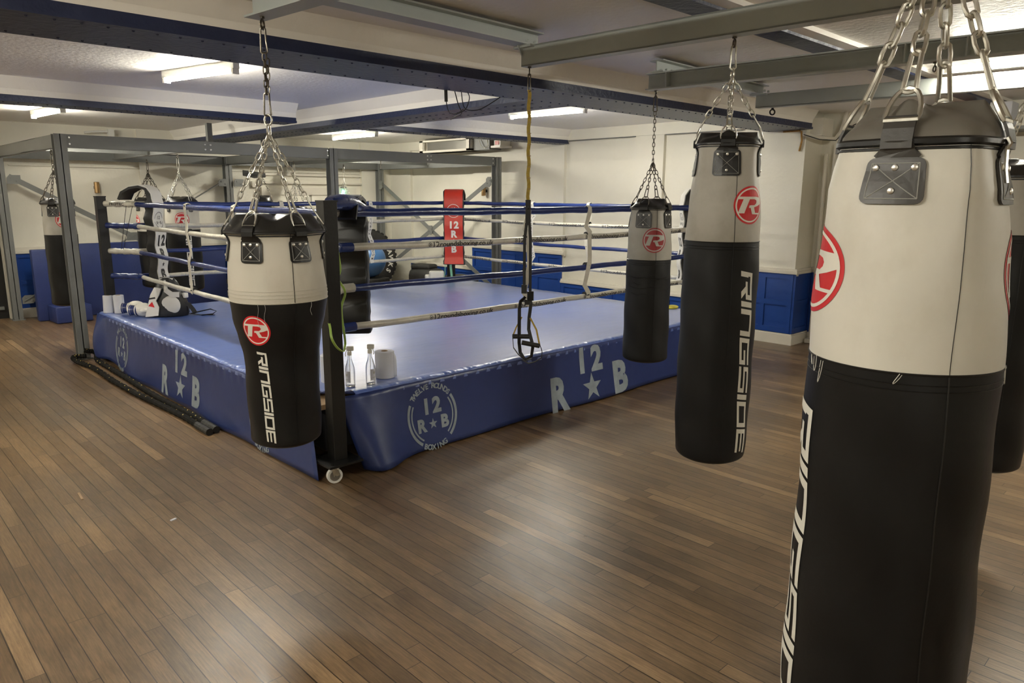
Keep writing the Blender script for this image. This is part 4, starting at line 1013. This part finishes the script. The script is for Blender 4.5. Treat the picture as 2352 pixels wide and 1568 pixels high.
m = MB(); m.cyl(P3(-.085, .835, .01), P3(.022, .835, .01), .014, 12); m.cyl(P3(-.03, .805, -.02), P3(.075, .785, -.02), .014, 12); m.build('handle', 'rubber', st)
m = MB(); m.strip([P3(-.030, .95, .01), P3(-.062, .89, .01), P3(-.083, .835, .01)], .008, .003, ev); m.strip([P3(.018, .95, -.02), P3(.055, .88, -.02), P3(.074, .79, -.02)], .010, .003, ev); m.build('handle_strap', 'yellow', st, smooth=False)

# ================================================================= BATTLE ROPE
br = thing('battle_rope', 'thick black braided battle rope looped round the rack post on the floor', 'rope', (1.83, 7.9, 0))
def brope(pts, nme='strand'):
    # Catmull-Rom through pts
    P_ = [Vector(p) for p in pts]; out = []
    for i in range(len(P_)-1):
        p0, p1, p2, p3 = P_[max(i-1, 0)], P_[i], P_[i+1], P_[min(i+2, len(P_)-1)]
        for k in range(14):
            t = k/14; out.append(.5*((2*p1)+(-p0+p2)*t+(2*p0-5*p1+4*p2-p3)*t*t+(-p0+3*p1-3*p2+p3)*t*t*t))
    out.append(P_[-1]); m = MB(); n = len(out)
    m.tube(out, .023, 10, rf=lambda t: .023*(1+.13*sin(t*n*2.3)))
    o = m.build(nme, 'battle', br)
    m = MB()
    for i in range(4, n-2, 3):
        a = random.uniform(.2, 2.6); p = out[i]; d = (out[i+1]-out[i-1]).normalized(); s_ = Vector((-d.y, d.x, 0)); m.sphere(p+s_*cos(a)*.021+Vector((0, 0, sin(a)*.021)), .0058, 6)
    m.build('fleck', 'fleck', o)
    return out
e1 = brope([(1.84, 8.01, .05), (1.74, 8.05, .045), (1.74, 7.9, .024), (1.78, 7.5, .024), (1.770, 6.9, .024), (1.780, 6.3, .024), (1.810, 5.8, .024), (1.830, 5.35, .024), (1.825, 5.0, .024)])
e2 = brope([(1.84, 8.06, .10), (1.93, 8.02, .07), (1.900, 7.85, .024), (1.890, 7.4, .024), (1.885, 6.9, .024), (1.870, 6.35, .024), (1.875, 5.8, .024), (1.890, 5.35, .024), (1.882, 5.02, .024)])
m = MB()
for q in (e1, e2): m.tube([q[-1]+Vector((0, .12, 0)), q[-1]-Vector((0, .10, 0))], .026, 10)
m.build('grip_end', 'rubber', br)

# ================================================================= THINGS ON THE RING EDGE
def bottle(x, y, lab, labelside, h=.25):
    t = thing('spray_bottle', lab, 'spray bottle', (x, y, RZ))
    m = MB(); m.lathe((x, y, RZ), [(.004, .001), (.026, .001), (.029, .006), (.030, .09), (.028, .12), (.019, .15), (.012, .175), (.0115, .20), (.0105, .20), (.011, .172), (.017, .149), (.026, .12), (.028, .09), (.027, .008), (.004, .004)], 24, capb=False, capt=False)
    m.build('bottle_body', 'glass_b', t)
    m = MB(); m.lathe((x, y, RZ), [(.014, .198), (.014, .215), (.012, .222), (.008, .226)], 16); m.box((x+.004, y-.004, RZ+.240), (.044, .020, .028), -TH, bev=.005); m.tube([(x, y, RZ+.240), (x+labelside*.028*.72, y-labelside*.028*.7, RZ+.238)], .006, 8)
    m.strip([Vector((x, y, RZ+.228))+ev*labelside*.016, Vector((x, y, RZ+.205))+ev*labelside*.026, Vector((x, y, RZ+.19))+ev*labelside*.022], .009, .003, fv); m.tube([(x, y, RZ+.2), (x, y, RZ+.02)], .0015, 5)
    m.build('spray_head', 'plastic_w', t)
    a0 = cam_ang(x, y)+labelside*.8
    m = MB(); m.lathe((x, y, RZ), [(.0304, .03), (.0304, .10)], 10, th0=a0-.8, th1=a0+.8); lb = m.build('paper_label', 'paper', t)
    m = MB(); m.lathe((x, y, RZ), [(.0307, .045), (.0307, .05)], 6, th0=a0-.4, th1=a0+.4); m.lathe((x, y, RZ), [(.0307, .07), (.0307, .085)], 6, th0=a0-.25, th1=a0+.25); m.build('label_print', 'print_g', lb)
bottle(2.31, 3.835, 'clear spray bottle standing nearest the black corner post', -1)
bottle(2.435, 3.80, 'clear spray bottle standing in front of the paper roll', 1)
def proll(x, y, z, r, h, lab, tilt=0, cut=True):
    t = thing('paper_roll', lab, 'paper roll', (x, y, z))
    T = Matrix.Translation((x, y, z)) @ Matrix.Rotation(tilt, 4, ev) @ Matrix.Translation((-x, -y, -z))
    m = MB(); m.lathe((x, y, z), [(.022, h), (r-.003, h), (r, h-.003), (r, .003), (r-.003, 0), (.022, 0)], 36, capb=False, capt=False)
    m.v = [T @ v for v in m.v]; m.build('paper', 'paper', t)
    m = MB(); m.lathe((x, y, z), [(.0215, 0), (.0215, h+.001), (.019, h+.001), (.019, 0)], 20, capb=False, capt=False); m.v = [T @ v for v in m.v]; m.build('card_core', 'card', t)
    if cut:
        m = MB(); a = cam_ang(x, y)+1.15
        c = Vector((x, y, 0)); d = Vector((cos(a), sin(a), 0)); tt = Vector((-sin(a), cos(a), 0))
        m.grid(lambda u, v: c+d*(r+.001+.002*u)+tt*(u*.045*(1-.3*abs(v-.4)))+Vector((0, 0, z+.002+v*(h-.004)*(1-.25*u))), 6, 6); m.build('loose_sheet', 'paper', t, solid=.001)
proll(2.60, 3.885, RZ, .062, .175, 'pale blue paper roll standing right of the spray bottles')
proll(2.285, 4.02, RZ, .065, .175, 'pale blue paper roll standing behind the black corner post', cut=False)
proll(2.055, 7.90, RZ, .045, .172, 'pale paper roll leaning at the left ring corner, left of its pair', -.08, False)
proll(2.135, 7.82, RZ, .048, .178, 'pale paper roll at the left ring corner, upright and nearest the glove', 0, False)
# boxing gloves
def glove(x, y, rz, lab, z=RZ):
    t = thing('boxing_glove', lab, 'boxing glove', (x, y, z), 'pair of boxing gloves')
    Mz = Matrix.Rotation(rz, 3, 'Z')
    m = MB(); m.sphere((x, y, z+.068), .066, 20, (1.35, .92, 1.0), Mz); m.build('fist', 'padw', t)
    m = MB(); p = Vector((x, y, z+.062)); d = Mz @ Vector((-1, 0, 0))
    m.tube([p+d*.05, p+d*.09, p+d*.125], .048, 18, rf=lambda q: .052-.006*sin(pi*q)); m.build('cuff', 'padn', t)
    m = MB(); m.tube([p+d*.112, p+d*.125, p+d*.132], .05, 18); m.tube([p+d*.062, p+d*.070], .0535, 18); m.build('cuff_trim', 'padw', t)
    m = MB(); s_ = Mz @ Vector((0, -1, 0)); m.tube([p+s_*.05-d*.01, p+s_*.07-d*.05+Vector((0, 0, .01)), p+s_*.05-d*.085+Vector((0, 0, .012))], .022, 12, rf=lambda q: .024-.006*q); m.build('thumb', 'padw', t)
glove(2.24, 7.43, -.75, 'white boxing glove with blue cuff lying nearest the ring edge')
glove(2.23, 7.62, -.65, 'white boxing glove with blue cuff behind its pair, beside the paper rolls')
# body protector
bp_ = thing('body_protector', 'black and white body protector propped up under the white corner pad', 'body protector', (2.42, 7.32, RZ))
bc = Vector((2.44, 7.32, RZ)); bn = Vector((-.55, -.83, 0)).normalized(); be = Vector((-bn.y, bn.x, 0)); 
if be.dot(ev) < 0: be = -be
def BP(a, z, o=0): return bc+be*a+bn*o+Vector((0, 0, z))
m = MB()
vs = []; fs = []; K = 10; secs = [(.0, .17, .10), (.03, .185, .11), (.10, .18, .11), (.18, .16, .10), (.25, .125, .085), (.32, .095, .065), (.37, .06, .045)]
for (z, a, o) in secs:
    for k in range(24): an = 2*pi*k/24; vs.append(BP(cos(an)*a+.0*z, z+.005, sin(an)*o))
for i in range(len(secs)-1):
    for k in range(24): k2 = (k+1) % 24; fs.append((i*24+k, i*24+k2, (i+1)*24+k2, (i+1)*24+k))
fs += [tuple(range(24)), tuple(144+k for k in range(24))]; m.add(vs, fs); m.build('shell', 'black', bp_, ang=60)
m = MB(); m.sphere(BP(.035, .115, .085), .092, 24, (1, 1, 1)); m.v = [v if True else v for v in m.v]
c_ = BP(.035, .115, .09); m.v = [c_+(v-BP(.035, .115, .085)-bn*(v-BP(.035, .115, .085)).dot(bn)*.75) for v in m.v]; m.build('belly_disc', 'padw', bp_)
m = MB(); m.prism([(-.19, .01), (-.075, .02), (-.06, .10), (-.085, .16), (-.05, .22), (-.03, .28), (-.09, .29), (-.13, .22)], 0, .03, Matrix(((be.x, 0, bn.x, bc.x+bn.x*.085), (be.y, 0, bn.y, bc.y+bn.y*.085), (0, 1, 0, RZ), (0, 0, 0, 1)))); sp_ = m.build('side_panel', 'padw', bp_)
m = MB(); m.prism([(-.155, .115), (-.10, .10), (-.118, .155)], .0301, .0312, Matrix(((be.x, 0, bn.x, bc.x+bn.x*.085), (be.y, 0, bn.y, bc.y+bn.y*.085), (0, 1, 0, RZ), (0, 0, 0, 1)))); m.build('triangle_mark', 'red', sp_, smooth=False)
m = MB(); m.prism([(-.145, .175), (-.085, .185), (-.088, .20), (-.148, .19)], .0301, .0312, Matrix(((be.x, 0, bn.x, bc.x+bn.x*.085), (be.y, 0, bn.y, bc.y+bn.y*.085), (0, 1, 0, RZ), (0, 0, 0, 1)))); m.build('print_mark', 'print_k', sp_, smooth=False)
m = MB(); m.strip([BP(-.01, .34, .05), BP(.01, .26, .10), BP(.06, .22, .105), BP(.12, .215, .08)], .05, .016, (0, 0, 1)); m.strip([BP(-.06, .36, .02), BP(.0, .375, .03), BP(.06, .36, .02)], .03, .014, bn); m.build('collar', 'padw', bp_, smooth=True)
m = MB(); m.box(BP(.155, .20, .02), (.05, .05, .05), .4, bev=.01); m.build('shoulder_patch', 'padw', bp_)
m = MB(); m.strip([BP(.12, .13, .05), BP(.19, .11, .03), BP(.22, .06, .02), BP(.24, .02, .02)], .04, .012, (0, 0, 1)); m.strip([BP(.2, .02, .02), BP(.30, .045, .04), BP(.38, .06, .02), BP(.43, .035, .0), BP(.40, .012, .03), BP(.30, .008, .05)], .022, .003, bn+Vector((0, 0, .6))); m.strip([BP(.16, .02, 0), BP(.28, .006, .02), BP(.42, .004, .04)], .022, .003, bn); m.build('side_strap', 'web', bp_, smooth=False)
# yellow thing and lime band
m = MB(); m.sphere((6.50, 4.30, RZ+.012), .09, 18, (1.1, .7, .25)); tag(m.build('focus_pad', 'yel_pad', origin=(6.50, 4.30, RZ)), 'small yellow pad lying at the far right edge of the ring canvas', 'pad')
m = MB(); xn, yn = 2.235, 3.735
pts = [(2.20, 3.80, 1.60), (2.205, 3.76, 1.50), (2.205, 3.75, 1.36), (2.215, 3.74, 1.22), (2.20, 3.74, 1.16), (2.235, 3.73, 1.08), (2.205, 3.73, .98), (2.215, 3.72, .80), (2.20, 3.70, .765), (2.14, 3.62, .755), (2.07, 3.57, .80), (2.03, 3.55, .86), (2.05, 3.60, .92), (2.10, 3.73, .98)]
P_ = [Vector(p) for p in pts]; out = []
for i in range(len(P_)-1):
    p0, p1, p2, p3 = P_[max(i-1, 0)], P_[i], P_[i+1], P_[min(i+2, len(P_)-1)]
    for k in range(8):
        t = k/8; out.append(.5*((2*p1)+(-p0+p2)*t+(2*p0-5*p1+4*p2-p3)*t*t+(-p0+3*p1-3*p2+p3)*t*t*t))
m.strip(out, .013, .004, ev); tag(m.build('resistance_band', 'lime', origin=(2.2, 3.73, .75)), 'lime green resistance band hanging from the near corner post', 'resistance band')
m = MB()
m.strip([(6.20, 7.60, .80), (6.20, 7.62, .70), (6.23, 7.64, .58), (6.235, 7.64, .50)], .03, .004, ev); m.strip([(6.14, 7.66, .75), (6.15, 7.68, .6), (6.12, 7.68, .50)], .008, .003, ev)
tag(m.build('resistance_band', 'mint', origin=(6.2, 7.6, .5)), 'mint green resistance band hanging below the red corner pad', 'resistance band')
m = MB(); m.box((6.10, 7.80, .56), (.20, .10, .13), -.6, bev=.02); m.box((6.04, 7.90, .53), (.10, .12, .08), -.6, bev=.02); tag(m.build('head_guard', 'padw', origin=(6.10, 7.85, RZ)), 'white padded guard lying at the far corner under the red pad', 'head guard')

# ================================================================= THINGS BY THE BACK WALL
def gym_mat(x0, x1, y, z1, lab, th=.10):
    m = MB(); m.box(((x0+x1)/2, y, z1/2+.002), (x1-x0, th, z1), bev=.012); return tag(m.build('gym_mat', 'mat_b', origin=((x0+x1)/2, y, 0)), lab, 'gym mat')
gym_mat(2.50, 3.47, 11.05, .97, 'large navy gym mat leaning upright on the back wall left of the ring')
gym_mat(3.50, 4.55, 11.07, .83, 'navy gym mat leaning on the back wall behind the white corner pad')
gym_mat(2.02, 2.46, 10.95, .92, 'narrow navy gym mat behind the far left bag', .12)
m = MB(); m.box((2.34, 10.70, .11), (.42, .34, .215), .05, bev=.015); tag(m.build('foam_block', 'mat_b', origin=(2.34, 10.70, 0)), 'navy foam block on the floor below the far left bag', 'foam block')
ty = thing('tractor_tyre', 'big black tyre with cream letters leaning on the back wall behind the ball', 'tyre', (7.15, 11.0, 0))
tc = Vector((7.0, 10.88, .53)); tn = Vector((-.12, -1, .16)).normalized()
m = MB(); m.lathe(tc, [(.20, -.10), (.30, -.13), (.44, -.13), (.50, -.10), (.515, 0), (.50, .09), (.44, .12), (.30, .12), (.20, .09)], 48, axis=tn, capb=False, capt=False); m.build('carcass', 'rubber', ty)
m = MB()
for k in range(36): a = 2*pi*k/36; B1 = tn.orthogonal().normalized(); B2 = tn.cross(B1); d = B1*cos(a)+B2*sin(a); t2 = -B1*sin(a)+B2*cos(a); m.box(tc+d*.507, (.045, .20, .02), M=Matrix((t2, tn, d)).transposed())
m.build('tread', 'rubber', ty, smooth=False)
tr = Vector((1, -.12, 0)).normalized(); tu = tn.cross(tr); tu = -tu if tu.z < 0 else tu
ly = arctext('HAWKS', .085, .385, radians(-2), radians(17)); decal(ly, lambda a, b: tc+tr*a+tu*b+tn*.124, 'lettering', 'print_w', ty, cut=.2)
bl = MB(); bl.sphere((6.66, 10.33, .565), .285, 32); 
tag(bl.build('exercise_ball', 'ball', origin=(6.66, 10.33, .28)), 'glossy blue exercise ball resting in front of the big tyre', 'exercise ball')
m = MB(); m.box((6.68, 10.34, .14), (.5, .46, .275), .1, bev=.03); tag(m.build('equipment_crate', 'rubber', origin=(6.68, 10.34, 0)), 'dark crate under the blue exercise ball', 'crate')
m = MB(); m.box((7.42, 9.75, .22), (.42, .6, .42), .1, bev=.12); m.box((7.40, 9.80, .45), (.26, .40, .10), .3, bev=.045); tag(m.build('kit_bag', 'rubber', origin=(7.42, 9.75, 0)), 'black kit bag on the floor behind the red corner pad', 'bag')
m = MB(); m.box((7.15, 8.55, .22), (.4, .5, .42), -.1, bev=.08); tag(m.build('kit_bag', 'rubber', origin=(7.15, 8.55, 0)), 'low dark kit bag on the floor right of the red corner pad', 'bag')
# wall lamps, exit light, smoke detector, duct, cables
def uplight(c, n, lab):
    t = thing('wall_light', lab, 'wall light', c); C_ = Vector(c); n_ = Vector(n); e = Vector((-n_.y, n_.x, 0))
    m = MB(); m.box(C_+n_*.025, (.05, .05, .04)); m.build('bracket', 'blackm', t)
    m = MB(); m.lathe(C_+n_*.06-Vector((0, 0, .075)), [(.030, 0), (.034, .005), (.034, .145), (.030, .15)], 16); m.build('shade', 'brass', t)
uplight((2.97, 11.4, 1.71), (0, -1, 0), 'small bronze cylinder lamp on the back wall at left, unlit')
uplight((XR, 8.70, 1.70), (-1, 0, 0), 'small bronze cylinder lamp on the right wall beside the rack, unlit')
t = thing('emergency_light', 'small box with a glowing green light on the back wall behind the rack post', 'emergency light', (6.86, 11.39, 1.66))
m = MB(); m.box((6.86, 11.37, 1.70), (.09, .05, .13), bev=.006); m.build('case', 'rack', t); m = MB(); m.sphere((6.84, 11.34, 1.68), .030, 12); m.build('lens', 'exit', t)
t = thing('extractor_unit', 'cream extractor unit with dark open slot high by the right wall', 'extractor', (7.5, 9.35, 2.27))
m = MB(); x0, x1, y0, y1, z0, z1 = 7.50, 7.80, 8.72, 10.0, 2.31, 2.50
m.bb((x0, y0, z0), (x1, y1, z0+.03)); m.bb((x0, y0, z1-.025), (x1, y1, z1)); m.bb((x0, y0, z0), (x0+.02, y0+.09, z1)); m.bb((x0, y1-.09, z0), (x0+.02, y1, z1)); m.bb((x0+.1, y0, z0), (x1, y1, z1)); m.bb((x0, y0-.0, z0), (x1, y0+.02, z1))
m.build('case', 'skirt', t, smooth=False)
m = MB(); m.bb((x0+.094, y0+.09, z0+.03), (x0+.0995, y1-.09, z1-.025)); m.build('slot', 'tin', t, smooth=False)
m = MB(); m.bb((7.56, 8.34, 2.31), (7.80, 8.70, 2.50)); m.build('end_box', 'rack', t, smooth=False)
t = thing('power_box', 'small cream box with red switch above the rack corner, by the extractor', 'switch box', (7.6, 8.2, 2.33))
m = MB(); m.bb((7.55, 8.10, 2.33), (7.80, 8.30, 2.36)); m.bb((7.60, 8.14, 2.36), (7.80, 8.28, 2.44)); m.build('case', 'skirt', t, smooth=False); m = MB(); m.bb((7.592, 8.17, 2.375), (7.60, 8.25, 2.43)); m.build('switch', 'redp', t, smooth=False)
m = MB(); m.tube([(7.53, 8.55, 2.46), (7.52, 8.48, 2.36), (7.52, 8.40, 2.33), (7.52, 8.32, 2.36), (7.53, 8.36, 2.46)], .006, 6); tag(m.build('cable_loop', 'cablew', origin=(7.6, 8.4, 2.33)), 'white cable loop hanging beside the red switch box', 'cable')
m = MB(); m.box((3.18, 11.22, 2.44), (.07, .07, .10)); m.tube([(3.14, 11.22, 2.46), (2.98, 11.22, 2.45), (2.86, 11.24, 2.43)], .014, 8); tag(m.build('security_camera', 'plastic_w', origin=(3.18, 11.3, 2.4)), 'small cream camera fitting where ceiling meets back wall at left', 'camera')
m = MB()
for k in range(6): m.tube([(4.95, 11.10, 1.98-.012*k), (5.12, 11.08, 1.965-.014*k+.01*sin(k)), (5.30, 11.08, 1.94-.008*k)], .012, 6)
tag(m.build('cable_bundle', 'rubber', origin=(5.1, 11.1, 1.9)), 'dark bundle of coiled cable high by the far middle rack post', 'cable')
m = MB()
for pts in ([(3.27, 4.05, 2.345), (3.28, 4.06, 2.27)], [(3.28, 4.06, 2.28), (3.33, 4.1, 2.22), (3.42, 4.14, 2.205), (3.50, 4.12, 2.24), (3.49, 4.06, 2.31), (3.42, 4.0, 2.345)],
    [(3.34, 4.04, 2.345), (3.42, 4.10, 2.27), (3.50, 4.16, 2.215), (3.62, 4.4, 2.21), (3.85, 4.7, 2.24), (4.06, 4.8, 2.34)], [(3.40, 4.04, 2.345), (3.47, 4.1, 2.26), (3.55, 4.13, 2.24), (3.66, 4.12, 2.26), (3.78, 4.05, 2.345)]):
    P_ = [Vector(p) for p in pts]; out = []
    for i in range(len(P_)-1):
        p0, p1, p2, p3 = P_[max(i-1, 0)], P_[i], P_[i+1], P_[min(i+2, len(P_)-1)]
        for k in range(6):
            tt = k/6; out.append(.5*((2*p1)+(-p0+p2)*tt+(2*p0-5*p1+4*p2-p3)*tt*tt+(-p0+3*p1-3*p2+p3)*tt*tt*tt))
    out.append(P_[-1]); m.tube(out, .0035 if len(pts) > 2 else .012, 6)
tag(m.build('loose_cable', 'cable', origin=(3.5, 4.05, 2.3)), 'thin black cables looping under the long navy ceiling beam', 'cable')
# services on the right wall
m = MB(); m.tube([(8.14, 3.50, .04), (8.14, 3.50, 2.1)], .022, 10); m.tube([(8.16, 3.42, .0), (8.16, 3.42, 2.2)], .014, 8); m.box((8.12, 3.48, .03), (.12, .1, .05))
tag(m.build('wall_pipe', 'skirt', origin=(8.14, 3.5, 0)), 'cream vertical pipe on the wall right of the blue pilaster', 'pipe')
t = thing('junction_box', 'cream box with cable trunking under the ceiling at the pilaster top', 'junction box', (7.9, 3.5, 2.3))
m = MB(); m.bb((7.90, 3.46, 2.28), (8.16, 3.596, 2.46)); m.build('case', 'skirt', t, smooth=False)
m = MB(); m.tube([(7.70, 3.56, 2.29), (7.82, 3.50, 2.255), (7.95, 3.42, 2.25), (8.05, 3.38, 2.25), (8.12, 3.36, 2.32), (8.14, 3.34, 2.42), (8.16, 3.33, 2.53)], .022, 8); m.build('conduit', 'skirt', t)
m = MB(); m.tube([(7.66, 3.55, 2.28), (7.85, 3.46, 2.235), (8.02, 3.36, 2.23), (8.15, 3.30, 2.36), (8.17, 3.1, 2.46), (8.19, 2.4, 2.49)], .005, 6); m.build('wire', 'cable', t)
m = MB(); m.tube([(7.79, 3.64, 2.33), (7.80, 3.63, 2.23), (7.80, 3.65, 2.12)], .010, 6); m.bb((7.80, 3.66, 2.325), (7.819, 3.85, 2.34)); tag(m.build('rusty_bracket', 'trunk', origin=(7.8, 3.65, 2.1)), 'short rusty orange strip on the pilaster under the navy beam', 'bracket')
# shelf with papers high on the far right
t = thing('wall_shelf', 'high shelf stacked with pale papers and boxes at far right behind the big bag', 'shelf', (8.02, 1.85, 2.24))
m = MB(); m.bb((7.84, 1.2, 2.24), (8.22, 2.45, 2.27)); m.build('board', 'rack', t, smooth=False)
m = MB()
for y in (1.3, 1.85, 2.35): m.bb((7.95, y-.01, 2.12), (8.22, y+.01, 2.24))
m.build('bracket', 'rack', t, smooth=False)
for i, (y0, y1, z0, z1, mt) in enumerate(((2.08, 2.30, 2.27, 2.42, 'card'), (1.96, 2.07, 2.27, 2.49, 'paper'), (1.87, 1.95, 2.27, 2.50, 'plastic_w'), (1.77, 1.86, 2.27, 2.49, 'paper'), (2.09, 2.29, 2.42, 2.45, 'redp'))):
    m = MB(); m.box((8.03, (y0+y1)/2, (z0+z1)/2), (.26, y1-y0-.012, z1-z0), .03*(i % 2)); tag(m.build('document_box', mt, smooth=False, origin=(8.03, (y0+y1)/2, z0)), ['brown cardboard box on the high shelf', 'pale paper stack on the high shelf beside the cardboard box', 'white plastic file box on the high shelf', 'pale folded papers at the right end of the high shelf', 'thin red box lying on the cardboard box on the high shelf'][i], 'box')
# floor litter
for (x, y, rz, L, lb) in ((.895, 4.355, 1.5, .11, 'small pale wood splinter on the floor at left'), (1.16, 3.70, .3, .03, 'tiny pale paper scrap on the floor below the bottle-shaped bag')):
    m = MB(); m.box((x, y, .003), (L, .012, .005), rz); tag(m.build('floor_scrap', 'card' if L > .05 else 'paper', smooth=False, origin=(x, y, 0)), lb, 'scrap')
for o in bpy.data.objects:
    if '_o' in o: del o['_o']
